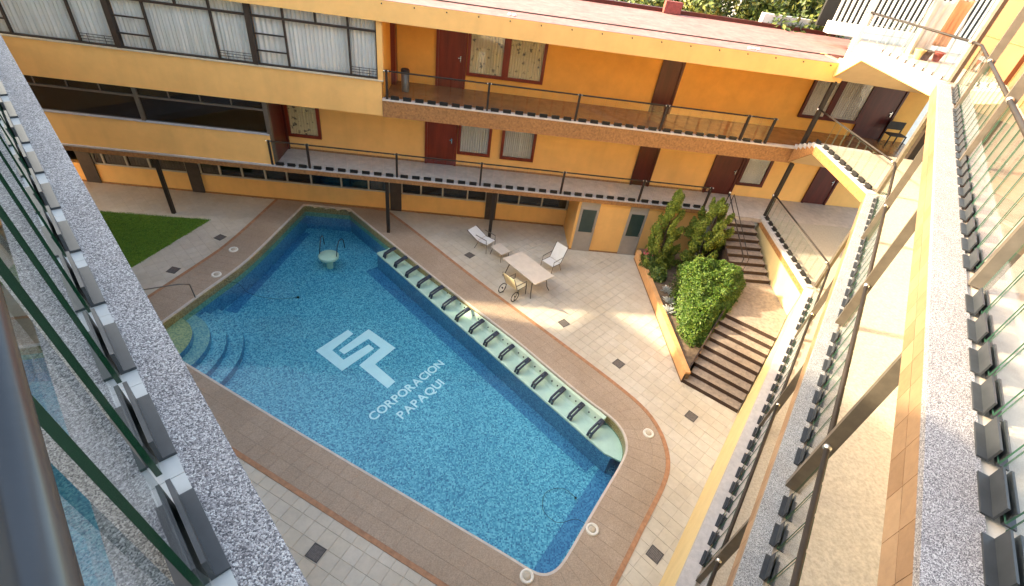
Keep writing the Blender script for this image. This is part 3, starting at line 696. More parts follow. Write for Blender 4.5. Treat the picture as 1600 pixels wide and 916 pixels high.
obj('end_frame', bx(-3.018, -2.86, F2N-.5, F2N-.02, z2, 7.6), WOODD, far)
obj('wall', bx(-3.0, UR_, F2N, F2N+.25, z2-.1, 7.66), YEL2, far)
def curtain_bay(a, b):
    zb, zt, zq = 5.90, 7.62, 7.30
    w_ = obj('window', bx(a+.1, b, EN+.03, EN+.11, zb, zb+.05), FRAMEM, far)
    x1, x2 = a+1.08, a+2.99
    f = bx(a, a+.14, EN-.01, EN+.16, zb, zt)
    for x in (x1, x2): f.box(FB, x-.028, x+.028, EN+.03, EN+.11, zb+.05, zt)
    f.box(FB, b-.05, b-.002, EN+.03, EN+.11, zb+.05, zt)
    f.box(FB, a+.14, x1-.028, EN+.03, EN+.11, zq-.03, zq+.03).box(FB, x1+.028, x2-.028, EN+.03, EN+.11, zq-.03, zq+.03).box(FB, x2+.028, b-.05, EN+.03, EN+.11, zq-.03, zq+.03)
    for z in (6.33, 6.81): f.box(FB, a+.14, x1-.028, EN+.04, EN+.09, z-.02, z+.02)
    xm = (x1+x2)/2; f.box(FB, xm-.03, xm+.03, EN+.03, EN+.11, zq+.03, zt)
    obj('frame', f, FRAMEM, w_)
    g = MB()
    for z in (6.05, 6.13, 6.2): g.box(FB, x2+.03, b-.05, EN+.005, EN+.02, z-.007, z+.007)
    for x in (x2+.28, b-.28): g.box(FB, x-.007, x+.007, EN+.021, EN+.03, zb+.05, 6.21)
    obj('guard_bars', g, FRAMEM, w_)
    for (p, q, s_, t) in ((a+.14, x1-.028, zb+.05, 6.31), (a+.14, x1-.028, 6.35, 6.79), (a+.14, x1-.028, 6.83, zq-.03), (x1+.028, x2-.028, zb+.05, zq-.03), (x2+.028, b-.05, zb+.05, zq-.03),
                          (a+.14, x1-.028, zq+.03, zt), (x1+.028, xm-.03, zq+.03, zt), (xm+.03, x2-.028, zq+.03, zt), (x2+.028, b-.05, zq+.03, zt)):
        obj('pane', bx(p, q, EN+.065, EN+.071, s_, t), PANE, w_)
    obj('curtain', wavy(a+.14, x1, EN+.2, zb, zt, .03, .14), CURT, w_)
    obj('curtain', wavy(x1, x2+.1, EN+.21, zb, zt, .035, .13), CURT, w_)
    obj('curtain', wavy(x2+.1, b-.03, EN+.2, zb, zt, .03, .14), CURT, w_)
for a in (-19.15, -15.08, -11.04, -7.02): curtain_bay(a, a+(4.04 if a < -8 else 3.86))
hotel_door(-1.5, -.42, F2N, z2, 2.2, WOODD)
hotel_window(-.40, 2.42, F2N, 5.80, 7.5, WOODD, PRINT, 1.0)
hotel_door(6.68, 7.52, F2N, z2, 2.2, WOODK, 0)
hotel_window(12.6, 15.1, F2N, 5.80, 7.5, WOODK, CURTG, 13.75)
hotel_door(15.12, 16.5, F2N, z2, 2.2, WOODK)
# roof
roof = obj('roof', bx(UL, 12.2, EN-.12, 22.6, 7.95, zr-.02).box(FB, 12.2, UR_, 18.4, 22.6, 7.95, zr-.02), [ROOFM], far)
obj('fascia', bx(UL, 11.9, EN-.16, EN-.05, 7.64, zr), YEL, far)
obj('fascia_return', bx(11.901, 12.0, EN-.16, 18.3, 7.64, zr), YEL, far)
obj('eaves_soffit', bx(UL, 11.88, EN-.049, F2N+.2, 7.662, 7.70).box(FB, 11.88, UR_, 17.2, F2N+.2, 7.662, 7.70), YEL2, far)
obj('roof_seam', bx(UL, 12.1, 18.0, 18.035, zr-.02, zr+.015), PANELB, roof)
obj('roof_kerb', bx(UL, 15.0, 22.6, 22.8, 7.9, 8.32), WOODK, roof)
obj('roof_edge_strip', bx(UL, 11.9, EN-.16, EN+.1, zr+.001, zr+.012), ROOFM, roof)
k = 0; u = -12.5
while u < 11.5:
    obj('weep_pipe', MB().tube([FB.p(u, EN-.19, 8.12), FB.p(u, EN-.14, 8.125)], .02, 6), BLACKR, far); u += .955
chim = MB().box(FB, 7.3, 8.0, 22.35, 22.58, 8.2, 8.62); o = obj('vent_block', chim, REDB, roof)
for u in (0.85, 1.0, 8.7, 8.85, 9.0): obj('roof_pebble', MB().ball(FB.p(u, EN+.25, zr+.03), .07, 8, 5, 0, .6), WHITEC, roof)
# ceiling lamps on the soffits
for u, n_, z in ((-4.2, 17.5, 4.72), (3.1, 17.4, 4.72), (9.4, 17.4, 7.65), (4.9, 17.9, 7.65), (-.9, 18.2, 7.65)):
    obj('ceiling_lamp', MB().disc(FB.p(u, n_, z), [(.035, 0.0), (.035, -.06), (.09, -.07), (.09, -.13), (.0005, -.13)], 12), BRONZE, far)

# ================================================================== RAILINGS
def clamp_mesh(ln, m, h=0.10, gap=0.028, foot=.062):
    mb = MB(); a = ln/2; W = WORLD
    for s_ in (-1, 1):
        y0, y1 = sorted((s_*gap/2, s_*(gap/2+.012))); mb.box(W, -a, a, y0, y1, 0.012, h)
        y0, y1 = sorted((s_*gap/2, s_*(gap/2+foot))); mb.box(W, -a, a, y0, y1, 0.0, 0.0118)
    return mb.mesh('clamp', m)
def panel_mesh(wd, h, t=0.012, em=None):
    mb = MB(); a = wd/2; vs_ = [(x, y, z) for z in (0, h) for x, y in ((-a,-t/2),(a,-t/2),(a,t/2),(-a,t/2))]
    mb.add(vs_, [(0,1,5,4),(2,3,7,6)], 0); mb.add(vs_, [(3,2,1,0),(4,5,6,7),(1,2,6,5),(3,0,4,7)], 1)
    return mb.mesh('glass_panel', [GLASS, em or GEDGEF])
CL_FAR = clamp_mesh(.27, CLAMPB); CL_LIT = clamp_mesh(.27, SLABG); CL_R = clamp_mesh(.30, CLAMP, .11); GP = panel_mesh(.385, .80, .009, GEDGER); GPF = panel_mesh(.37, .78, .008)  # top link gets a paler clamp: sunlight put into its colour
def run_clamps(t, P0, P1, ds, cl, gp, lift=0.05, zoff=0.0):
    d = P1-P0; ang = math.atan2(d.y, d.x); ln = d.length
    for x in ds:
        p = P0+d*(x/ln)+Vector((0, 0, zoff))
        piece('clamp', cl, t, p, ang)
        if gp: piece('glass_panel', gp, t, p+Vector((0, 0, lift)), ang)
def far_rail(name, label, us, z, n_, u_skip=()):
    t = thing(name, FB.p((us[0]+us[-1])/2, n_, z), label, 'railing')
    for u in us:
        obj('post', bx(u-.035, u+.035, n_-.06, n_+.02, z-.12, z+.93), BRONZE, t)
        obj('knob', MB().ball(FB.p(u-.06, n_-.03, z+.90), .03, 8, 5).ball(FB.p(u+.06, n_-.03, z+.90), .03, 8, 5), BALLM, t)
    for a, b in zip(us[:-1], us[1:]):
        obj('handrail', MB().tube([FB.p(a+.03, n_-.03, z+.90), FB.p(b-.03, n_-.03, z+.90)], .026, 8), BRONZE, t, True)
        k = max(1, round((b-a-.2)/.41)); s_ = (b-a)/(k+.25)
        for i in range(k):
            u = a+s_*(i+.62)
            p = FB.p(u, n_, z+.02); piece('clamp', CL_FAR, t, p, FB.ang); piece('glass_panel', GPF, t, p+Vector((0, 0, .05)), FB.ang)
    return t
far_rail('balcony_railing', 'dark steel railing with glass panels along the first floor walkway above the pool', [-7.02, -5.73, -2.63, .43, 3.51, 6.59, 9.25], z1, EN+.02)
far_rail('balcony_railing', 'dark steel railing along the brown second floor balcony under the pink roof', [-2.90, .43, 3.48, 6.54, 9.53, 10.5], z2, EN+.02)

# ================================================================== RIGHT WING
CP = Vector((9.30, 18.22, 0)); DP = FR.p(16.33, 1.19); KD = (DP-CP).normalized(); KN = Vector((-KD.y, KD.x, 0))   # C column to inner corner
class KFrame:
    ang = math.atan2(KD.y, KD.x)
    @staticmethod
    def p(u, n_, z=0.0):
        v = CP+KD*u+KN*n_; return Vector((v.x, v.y, z))
FK = KFrame; KL = (DP-CP).length
if FK.p(1, 1).x < CP.x: KN = -KN
rw = thing('hotel_wing', FR.p(10, 3), 'yellow hotel wing with stacked glass railed walkways along the right side', 'building')
rb = lambda *a, **k: MB().box(FR, *a, **k)
kb = lambda *a, **k: MB().box(FK, *a, **k)
U0 = -0.6
EDG = 1.19
rz1, rz2, rz3 = 2.5, 5.90, 8.88
def deck_poly(e, back=7.5, kstart=0.0):
    """floor outline: right-wing edge, corner, then along the short link towards the far wing"""
    return [FR.p(U0, e), FR.p(16.33+(e-EDG)*.28, e), FK.p(kstart, e-EDG), FB.p(UR_-.02, FB.n.dot(FK.p(kstart, e-EDG))), FR.p(20.0, back), FR.p(U0, back)]
P2 = lambda L_: [(v.x, v.y) for v in L_]
# ground storey wall and link wall
obj('wall', rb(U0, 16.40, EDG-.035, EDG+.20, 0.0, 2.36), WALLR, rw)
obj('wall', kb(.15, KL-.05, -.035, .20, 0.0, 2.20), WALLR, rw)
obj('wall_coping', kb(-.05, KL+.02, -.06, .22, 2.202, 2.40), FASC, rw)
# floors
obj('floor_slab', MB().prism(P2([FR.p(U0, EDG+.02), FR.p(16.36, EDG+.02), FK.p(0.02, .02), FB.p(UR_-.02, 17.0), FR.p(20, 7), FR.p(U0, 7)]), 2.365, rz1-.006), FLOORT, rw)
obj('edge_strip', rb(U0, 16.30, EDG-.06, EDG+.19, 2.37, rz1+.025), SLABG, rw)
obj('edge_strip', kb(.12, KL-.02, -.07, .20, 2.41, rz1+.025), SLABG, rw)
def r_floor(zt, zb, fm, nm):
    obj('floor_slab', MB().prism(P2([FR.p(U0, EDG+.03), FR.p(16.38, EDG+.03), FK.p(1.25, .03), FK.p(1.25, 6.5), FR.p(19.5, 7.5), FR.p(U0, 7.5)]), zb+.012, zt), fm, rw)
    obj('soffit', MB().prism(P2([FR.p(U0, EDG), FR.p(16.37, EDG), FK.p(1.25, 0), FK.p(1.25, 6.4), FR.p(19.4, 7.4), FR.p(U0, 7.4)]), zb, zb+.011), SOFF, rw)
r_floor(rz2, 5.60, FLOORT, 0); r_floor(rz3, 8.56, TERRAF, 0)
def r_edge(zt, zb, fas, strip, wd):
    obj('edge_fascia', rb(U0, 16.33, EDG-.022, EDG+.028, zb-.01, zt-.03), fas, rw)
    zm = (zb+zt)/2-.02; k = 0; u = U0
    while u < 16.2:
        for za, zc in ((zb-.012, zm-.003), (zm+.003, zt-.032)):
            obj('fascia_tile', rb(u, u+.325, EDG-.037, EDG-.0225, za, zc), TILEO, rw)
        u += .33
    obj('edge_strip', rb(U0, 16.30, EDG-.045, EDG+wd, zt-.029, zt+.022), strip, rw)
r_edge(rz2, 5.60, ORTILE, AGG2, .20); r_edge(rz3, 8.56, ORTILE, AGG, .23)
# the link: level part, then stepped ramp down to the far wing
def link(zt, zb, zft, zfb, fas, strip, floor_m):
    a = 1.25
    obj('edge_fascia', kb(a, KL-.01, -.035, .028, zb-.01, zt-.03), fas, rw)
    obj('edge_strip', kb(a, KL+.03, -.045, .20, zt-.029, zt+.022), strip, rw)
    m = MB(); pr = [(0.0, zft, zfb), (a-.003, zt-.03, zb-.01)]
    vs_ = [FK.p(u, n_, z) for u, t_, b_ in pr for n_ in (-.035, .028) for z in (b_, t_)]
    m.add(vs_, [(0,1,5,4),(2,6,7,3),(1,3,7,5),(0,4,6,2),(0,2,3,1),(4,5,7,6)]); obj('edge_fascia', m, fas, rw)
    m = MB(); vs_ = [FK.p(u, n_, z) for u, z in ((0, zfb+.02), (a, zb+.012), (a, zt-.05), (0, zft-.02)) for n_ in (.03, 6.0)]
    m.add(vs_, [(0,2,4,6),(1,7,5,3),(0,1,3,2),(2,3,5,4),(4,5,7,6),(6,7,1,0)]); obj('ramp_slab', m, SOFF, rw)
    k = 5
    for i in range(k):
        u0, u1 = a*i/k, a*(i+1)/k; z = zft+(zt-zft)*(i+1)/k
        obj('step', kb(u0, u1-.002, -.046, 1.9, z-.12, z), [strip], rw)
link(rz2, 5.60, 5.32, 4.74, FASC, SLABG, FLOORT); link(rz3, 8.56, 8.22, 7.68, YEL, PIERS, TERRAF)
# back walls of the walkways
obj('back_wall', rb(U0, 19.0, 3.25, 3.45, rz1, 5.59), WALLR, rw)
obj('back_wall', rb(U0, 19.0, 3.25, 3.45, rz2, 8.55), PALEY, rw)
obj('back_wall', rb(6.0, 20.3, 2.70, 2.95, rz3, 12.2), TERRAC, rw)
for zz in (9.75, 10.7): obj('wall_groove_trim', rb(6.0, 20.3, 2.672, 2.698, zz, zz+.025), FASC, rw)
for uu in (9.3, 12.4, 15.5, 18.4): obj('wall_joint_trim', rb(uu, uu+.03, 2.675, 2.698, rz3, 9.74), FASC, rw)
obj('end_wall', MB().box(WORLD, 11.72, 11.92, 14.62, 16.36, rz3, 12.2), TERRAC, rw)
for zz in (9.75, 10.7): obj('wall_groove_trim', MB().box(WORLD, 11.69, 11.718, 14.62, 16.36, zz, zz+.025), FASC, rw)
for uu in (7.5, 11.5): hot = obj('door', rb(uu, uu+.95, 3.2, 3.249, rz2+.01, rz2+2.1), WOODK, rw)
# end screen seen under the terrace
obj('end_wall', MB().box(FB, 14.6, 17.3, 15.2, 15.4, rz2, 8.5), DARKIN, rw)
# steel columns
COLU = (4.95, 9.02, 13.06)
def steel_col(F, u, n_, za, zb, du=.04, dn=.07, m=None):
    return obj('column', MB().box(F, u-du, u+du, n_-dn, n_+dn, za, zb), m or POSTM, rw)
for u in COLU:
    steel_col(FR, u+.3, 1.43, rz1+.02, 5.60); steel_col(FR, u, 1.39, rz2+.02, 8.555); steel_col(FR, u+.36, 1.50, rz3+.02, 11.9)
steel_col(FR, 1.2, 1.50, rz3+.02, 11.9); steel_col(FR, .98, 1.39, rz2+.02, 8.555)
for za, zb, m_ in ((rz1, 4.74, BRONZE), (5.33, 7.67, BRONZE), (8.24, 11.9, WHITEC)): steel_col(FK, .05, .16, za, zb, .07, .06, m_)
for za, zb in ((rz1+.03, 5.6), (rz2+.03, 8.56), (rz3+.03, 11.9)): steel_col(FK, KL-.1, .30, za, zb, .05, .05)
obj('roof_beam', rb(U0, 16.4, 1.42, 1.60, 11.9, 12.1), POSTM, rw)

def r_rail(label, z, n_, cn, cols, clamps_from, kz0, hr, uoff):
    t = thing('walkway_railing', FR.p(9, n_, z), label, 'railing', 'walkway railings of the right wing')
    ends = [U0+.1]+list(cols)+[16.2]
    zh = z+hr
    for a, b in zip(ends[:-1], ends[1:]):
        obj('handrail', MB().tube([FR.p(a, cn-.02, zh), FR.p(b, cn-.02, zh)], .031, 10), BRONZE, t, True)
    for a in cols: obj('knob', MB().ball(FR.p(a-.07, cn-.02, zh+.005), .048, 10, 6), BALLM, t, True)
    u = clamps_from
    while u < 16.0:
        if all(abs(u-c) > .14 for c in cols):
            p = FR.p(u, n_, z+.024); piece('clamp', CL_R, t, p, FR.ang); piece('glass_panel', GP, t, p+Vector((0, 0, .05)), FR.ang)
        u += .432
    # link part
    zc = kz0
    obj('handrail', MB().tube([FK.p(KL-.15, .26, zh), FK.p(.05, .16, zc)], .028, 8), BRONZE, t, True)
    obj('handrail', MB().tube([FR.p(16.2, cn-.02, zh), FK.p(KL-.15, .26, zh)], .028, 8), BRONZE, t, True)
    obj('knob', MB().ball(FK.p(.05, .08, zc), .05, 10, 6).ball(FK.p(KL-.15, .2, zh), .05, 10, 6), BALLM, t, True)
    x = KL-.35
    while x > (1.35 if z > 3 else .3):
        p = FK.p(x, .13, z+.024); piece('clamp', CL_LIT if z > 8 else CL_FAR, t, p, FK.ang); piece('glass_panel', GPF, t, p+Vector((0, 0, .05)), FK.ang); x -= .41
    return t
r_rail('railing on the lowest walkway of the right wing, beside the stairs', rz1, EDG+.20, 1.43, [u+.3 for u in COLU], 1.35, 3.40, .93, 0)
r_rail('railing on the middle walkway of the right wing, below the terrace', rz2, EDG+.22, 1.39, list(COLU), 1.15, 6.72, .90, 0)
r_rail('sunlit glass railing along the top terrace of the right wing', rz3, EDG+.28, 1.50, [u+.36 for u in COLU], 1.42, 9.70, .90, 0)
# clamps on the stepped links
st = thing('stair_railing_clamps', FK.p(.7, .1, 5.4), 'short row of glass clamps climbing the steps beside the corner column', 'railing')
for i in range(3):
    piece('clamp', CL_FAR, st, FK.p(.22+i*.42, .10, 5.32+(.58)*(int((.22+i*.42)/.25)+1)/5+.002), FK.ang)

# ================================================================== LEFT WING (the photographer stands on it)
lw = thing('hotel_wing', FL.p(4, 3), 'left hotel wing whose gravel edged top walkway fills the left foreground', 'building')
lb = lambda *a, **k: MB().box(FL, *a, **k)
LZt = 9.55; LE = -.098; LU1 = 22.9
obj('floor_slab', lb(-2.0, LU1, .125, 8.0, 9.25, LZt-.004), AGGF, lw)
obj('edge_strip', lb(-2.0, LU1, LE, .124, 9.22, LZt), AGG, lw)
obj('wall', lb(-2.0, LU1, 1.75, 2.0, 0, 9.25), PALEY, lw)
obj('wall', lb(LU1-.25, LU1, 2.0, 8.0, 0, 9.25), YEL, lw)
for z in (2.4, 5.6): obj('floor_slab', lb(-2.0, LU1, LE, 8.0, z, z+.28), SLABG, lw)
obj('unseen_upper_storey', lb(-5.0, 22.8, 1.9, 8.0, LZt, 12.35), WHITEC, lw)  # out of view; height set for the shadow it casts, white to bounce light
obj('unseen_upper_roof', lb(-5.2, 23.0, 1.55, 8.2, 12.352, 12.6), SLABG, lw)  # unseen roof, lengthened to trim the sun patch on the deck
lt = thing('walkway_railing', FL.p(3, .09, LZt), 'near glass railing with green edged panels beside the left gravel strip', 'railing')
CL_L = clamp_mesh(.28, CLAMP, .10, .02, .048)
GPL = panel_mesh(.30, .90, .016, GEDGE)
PADM = mat('pale_mortar_pad', (0.46, 0.445, 0.43), 0.8, 0.08, 6)
pad_me = MB().box(WORLD, -.214, .214, -.055, .055, -.004, .005).mesh('mortar_pad', PADM)
for k in range(-1, 40):
    u = .485+.43*k; p = FL.p(u, .09, LZt+.006)
    if u < 9: piece('mortar_pad', pad_me, lt, FL.p(u, .09, LZt), FL.ang)
    piece('clamp', CL_L, lt, p, FL.ang)
    if u < 11:
        g = piece('glass_panel', GPL, lt, p+Vector((0, 0, .03))-FL.u*.06, FL.ang); g.rotation_euler[0] = R_(-3.2)
obj('handrail', MB().tube([FL.p(-.6, .138, LZt+.93), FL.p(17, .138, LZt+.93)], .027, 16), HRAIL, lt, True)

# ================================================================== STAIRS AND PLANTER
stair = thing('staircase', FR.p(12.2, .25), 'brown outdoor staircase turning at a landing up to the first walkway', 'staircase')
rs = 2.5/18
for i in range(8):
    u0 = 12.18+.33*i; obj('step', rb(u0, u0+.329, -.62, 1.12, -.005 if i == 0 else rs*i-.12, rs*(i+1), top=1), [RISER, TREAD], stair)
ldz = rs*9
LAND = [FR.p(14.82, -.62), FR.p(14.82, 1.13), FR.p(16.36, 1.135), FK.p(KL-1.75, -.045), FB.p(11.2, 13.83), FB.p(9.72, 13.83)]
obj('landing', MB().prism(P2(LAND), .02, ldz, top=1), [RISER, TREAD], stair)
for i in range(8):
    n0 = 13.835+.326*i; obj('step', bx(9.75, 11.22, n0, n0+.325, ldz+rs*i-.5, ldz+rs*(i+1), top=1), [RISER, TREAD], stair)
obj('top_step', bx(9.75, 11.22, 16.443-.002, 16.47, 1.9, 2.502, top=1), [RISER, TREAD], stair)
m = MB(); sp = [FR.p(12.16, -.66, .0), FR.p(12.16, -.66, .30), FR.p(14.85, -.66, 1.45), FR.p(14.85, -.66, .0), FR.p(12.16, -.62, .0), FR.p(12.16, -.62, .30), FR.p(14.85, -.62, 1.45), FR.p(14.85, -.62, .0)]
m.add(sp, [(0,1,2,3),(7,6,5,4),(0,4,5,1),(1,5,6,2),(2,6,7,3)]); obj('side_plate', m, RISER, stair)
m = MB(); sp = [FB.p(9.70, 13.83, .4), FB.p(9.70, 13.83, 1.42), FB.p(9.70, 16.44, 2.62), FB.p(9.70, 16.44, .4), FB.p(9.745, 13.83, .4), FB.p(9.745, 13.83, 1.42), FB.p(9.745, 16.44, 2.62), FB.p(9.745, 16.44, .4)]
m.add(sp, [(0,1,2,3),(7,6,5,4),(0,4,5,1),(1,5,6,2),(2,6,7,3)]); obj('side_plate', m, RISER, stair)
obj('handrail', MB().tube([FB.p(9.86, 13.9, ldz+.15), FB.p(9.86, 13.9, ldz+.95), FB.p(9.86, 16.5, 2.5+.88), FB.p(9.86, 16.5, 2.5)], .02, 8), BRONZE, stair, True)
obj('handrail', MB().tube([FB.p(10.05, 13.9, ldz+.15), FB.p(10.05, 13.9, ldz+.95), FB.p(10.05, 16.5, 2.5+.88), FB.p(10.05, 16.5, 2.5)], .014, 8), BRONZE, stair, True)
obj('newel_knob', MB().ball(FB.p(9.86, 16.5, 2.5+.93), .05, 10, 6), BALLM, stair, True)

pl = thing('planter', (6.2, 14, 0), 'long raised bed with a peach coloured low wall beside the stairs', 'planter')
PA, PB_ = Vector((4.80, 17.42)), Vector((5.66, 10.80)); pd = (PB_-PA).normalized(); pn = Vector((-pd.y, pd.x))
if pn.x < 0: pn = -pn
PEACH = mat('peach_plaster', (0.68, 0.36, 0.16), 0.75, 0.12, 3, 0.3, 50, dirt=.25)
BROWNM = mat('brown_plaster', (0.22, 0.13, 0.08), 0.8, 0.15, 4, 0.3, 50)
obj('wall', MB().prism([tuple(PA), tuple(PB_), tuple(PB_+pn*.17), tuple(PA+pn*.17)], 0.0, .44, top=0), [PEACH], pl)
obj('plinth', MB().prism([tuple(PA-pn*.012), tuple(PB_-pn*.012), tuple(PB_), tuple(PA)], 0.0, .05), BROWNM, pl)
soil_poly = [tuple(PA+pn*.17), tuple(PB_+pn*.17), (FR.p(12.16, -.67).x, FR.p(12.16, -.67).y), (FR.p(14.84, -.67).x, FR.p(14.84, -.67).y), (FB.p(9.69, 13.8).x, FB.p(9.69, 13.8).y), (FB.p(9.69, 16.8).x, FB.p(9.69, 16.8).y), (FB.p(8.9, 16.9).x, FB.p(8.9, 16.88).y), (FB.p(7.3, 16.88).x, FB.p(7.3, 16.88).y)]
obj('soil', MB().prism(soil_poly, 0.0, .36), SOIL, pl)
obj('back_wall', bx(8.9, 9.69, 16.9, 17.1, 0.0, 2.33), YEL, pl)

# ================================================================== PLANTS
def leaf(mb, p, size, nrm=None, asp=0.5):
    a = Vector((random.gauss(0, 1), random.gauss(0, 1), random.gauss(0, 1)))
    if nrm is not None: a = a*.55+nrm
    a.normalize(); b = a.orthogonal().normalized(); b.rotate(Matrix.Rotation(random.uniform(0, 6.28), 3, a)); c = a.cross(b)
    s_ = size*random.uniform(.65, 1.3)
    mb.add([p-b*s_, p+c*s_*asp+a*s_*.12, p+b*s_, p-c*s_*asp+a*s_*.12], [(0, 1, 2, 3)])
from mathutils import noise as mnoise
def crown(sampler, count, size, asp=.5):
    mb = MB()
    for _ in range(count):
        p, nrm = sampler(); leaf(mb, p, size, nrm, asp)
    return mb
def limb(mb, a, b, r0, r1, k=6, wob=.05):
    a, b = Vector(a), Vector(b); pts = [a.lerp(b, i/k)+Vector((random.uniform(-wob, wob), random.uniform(-wob, wob), 0))*(0 if i in (0,) else 1) for i in range(k+1)]
    mb.tube(pts, [r0+(r1-r0)*i/k for i in range(k+1)], 7)
# big clipped hedge: footprint between the planter wall and the lower flight
HF = [Vector((5.75, 15.05)), Vector((5.72, 12.5)), Vector((6.05, 12.0)), Vector((6.55, 12.15)), Vector((7.35, 13.3)), Vector((8.0, 14.35)), Vector((7.55, 15.1))]
def hedge_pt():
    while True:
        x, y = random.uniform(5.5, 8.2), random.uniform(11.8, 15.3)
        if not poly_in((x, y), HF): continue
        d = seg_dist((x, y), HF); t = max(0, min(1, (y-11.9)/2.4))
        top = 1.05+1.15*t**.7+.16*mnoise.noise(Vector((x*1.3, y*1.3, 0)))+.08*mnoise.noise(Vector((x*4, y*4, 3)))
        top -= 1.9*max(0, .42-d)**1.35
        r = random.random()
        if r < .52: z = top-abs(random.gauss(0, .06)); nrm = Vector((0, 0, 1))
        else:
            if d > .22 and random.random() < .85: continue
            z = random.uniform(.36, top); nrm = Vector((x-6.6, y-13.6, .4)).normalized()
        bul = .16*mnoise.noise(Vector((x*2.3, y*2.3, z*2.3)))+.10*mnoise.noise(Vector((x*6, y*6, z*6)))
        return Vector((x, y, z))+nrm*bul, nrm
hd = thing('hedge', (6.6, 13.5, .36), 'big clipped green hedge in the planter beside the stairs', 'hedge')
obj('crown', crown(hedge_pt, 26000, .038, .55), HEDGEM, hd)
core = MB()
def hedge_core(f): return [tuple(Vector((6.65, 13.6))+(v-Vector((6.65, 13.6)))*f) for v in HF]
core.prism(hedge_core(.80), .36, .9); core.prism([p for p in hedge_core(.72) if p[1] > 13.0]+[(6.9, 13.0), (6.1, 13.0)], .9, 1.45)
obj('shade_core', core, mat('hedge_shade', (0.02, 0.035, 0.008), .9, .3, 8), hd)  # solid dark core; the hedge's inner shade is put into its colour
tm = MB()
for a in ((6.3, 12.8), (6.8, 13.7), (6.6, 14.5)): limb(tm, (a[0], a[1], .3), (a[0]+.1, a[1], 1.2), .04, .015)
obj('trunk', tm, BARK, hd)
def conifer(name, base, h, r0, label, lean=(0, 0), tp=2.4, size=.05, n_=12000):
    t = thing(name, base, label, 'conifer', 'conifers at the back of the planter')
    bx_, by_, bz_ = base
    tufts = []
    for q in range(46):
        k = (q+random.random())/46*.97; a = q*2.4+random.uniform(-.5, .5); rr = r0*(1-k**tp)*random.uniform(.45, 1.0)
        tufts.append((Vector((bx_+lean[0]*k+rr*math.cos(a), by_+lean[1]*k+rr*math.sin(a), bz_+k*h)), r0*random.uniform(.24, .42)*(1-.55*k), random.uniform(.16, .34), a))
    def sam():
        c, tr, th, a = random.choice(tufts); v = Vector((random.gauss(0, 1), random.gauss(0, 1), random.gauss(0, 1))).normalized()*random.uniform(.5, 1.05)
        sh = 1-.45*max(0, v.z)
        p = c+Vector((v.x*tr*sh+math.cos(a)*.06*v.z, v.y*tr*sh+math.sin(a)*.06*v.z, v.z*th))
        return p, Vector((v.x+math.cos(a)*.5, v.y+math.sin(a)*.5, v.z*.3+.3)).normalized()
    obj('crown', crown(sam, n_, size, .42), CONIF, t)
    mb = MB(); limb(mb, base, (bx_+lean[0], by_+lean[1], bz_+h*.92), .05, .012)
    for i in range(10):
        k = random.uniform(.1, .8); a = random.uniform(0, 6.28); r = r0*(1-k)*.8
        limb(mb, (bx_+lean[0]*k, by_+lean[1]*k, bz_+h*k), (bx_+lean[0]*k+r*math.cos(a), by_+lean[1]*k+r*math.sin(a), bz_+h*k+.2), .015, .005, 3, .02)
    obj('trunk', mb, BARK, t)
conifer('conifer', (5.50, 16.62, .34), 3.2, .62, 'slender yellow green conifer in front of the second grey door', (-.10, .1))
conifer('conifer', (7.02, 16.50, .34), 3.15, .86, 'broader yellow green conifer next to the stair handrail', (-.1, .15), tp=5.0, n_=16000)
def shrub(name, base, r, h, label, m, n_, size, group=None, cat='shrub'):
    t = thing(name, base, label, cat, group)
    def sam():
        v = Vector((random.gauss(0, 1), random.gauss(0, 1), abs(random.gauss(0, 1)))).normalized()
        k = (.55+.45*random.random())*(1+.25*mnoise.noise(v*2.2+Vector(base)))
        return Vector(base)+Vector((v.x*r*k, v.y*r*k, v.z*h*k)), v
    obj('crown', crown(sam, n_, size), m, t)
    mb = MB()
    for i in range(4):
        a = 1.57*i+.4; limb(mb, Vector(base)-Vector((0, 0, .04)), Vector(base)+Vector((math.cos(a)*r*.5, math.sin(a)*r*.5, h*.6)), .018, .006, 3, .02)
    obj('trunk', mb, BARK, t); return t
s1 = shrub('flowering_shrub', (5.25, 16.5, .36), .42, .62, 'leafy shrub with a few pink flowers at the planter corner', SHRUBM, 1500, .05)
fl = MB()
for _ in range(60):
    a = random.uniform(2.2, 4.4); p = Vector((5.25+.36*math.cos(a)*random.uniform(.6, 1.1), 16.62+.34*math.sin(a)*random.uniform(.4, 1), .36+random.uniform(.35, .68))); leaf(fl, p, .035, Vector((0, 0, 1)), .8)
ff = obj('flowers', fl, FLOWM, s1); ff['kind'] = 'stuff'
shrub('shrub', (5.45, 15.75, .36), .36, .55, 'low yellow green shrub between the slender conifer and the planter wall', SHRUBM, 1200, .05)
shrub('shrub', (6.95, 15.55, .36), .55, .95, 'rounded yellow green shrub behind the big hedge', CONIF, 1900, .06)
# silvery spiky plant
sv = thing('silver_plant', (5.70, 14.55, .36), 'pale silvery spiky plant between hedge and planter wall', 'plant')
for cx_, cy_ in ((5.72, 14.95), (5.66, 14.3), (5.60, 13.75)):
    mb = MB()
    for i in range(70):
        a = random.uniform(0, 6.28); el = random.uniform(.35, 1.4); l = random.uniform(.14, .30); d = Vector((math.cos(a)*math.cos(el), math.sin(a)*math.cos(el), math.sin(el))); sd = Vector((-math.sin(a), math.cos(a), 0))*.014
        b = Vector((cx_, cy_, .35)); mb.add([b-sd, b+sd, b+d*l+sd*.6-Vector((0, 0, l*.1)), b+d*l*1.25-Vector((0, 0, l*.3)), b+d*l-sd*.6-Vector((0, 0, l*.1))], [(0, 1, 2, 3, 4)])
    obj('leaf_rosette', mb, SILVM, sv)
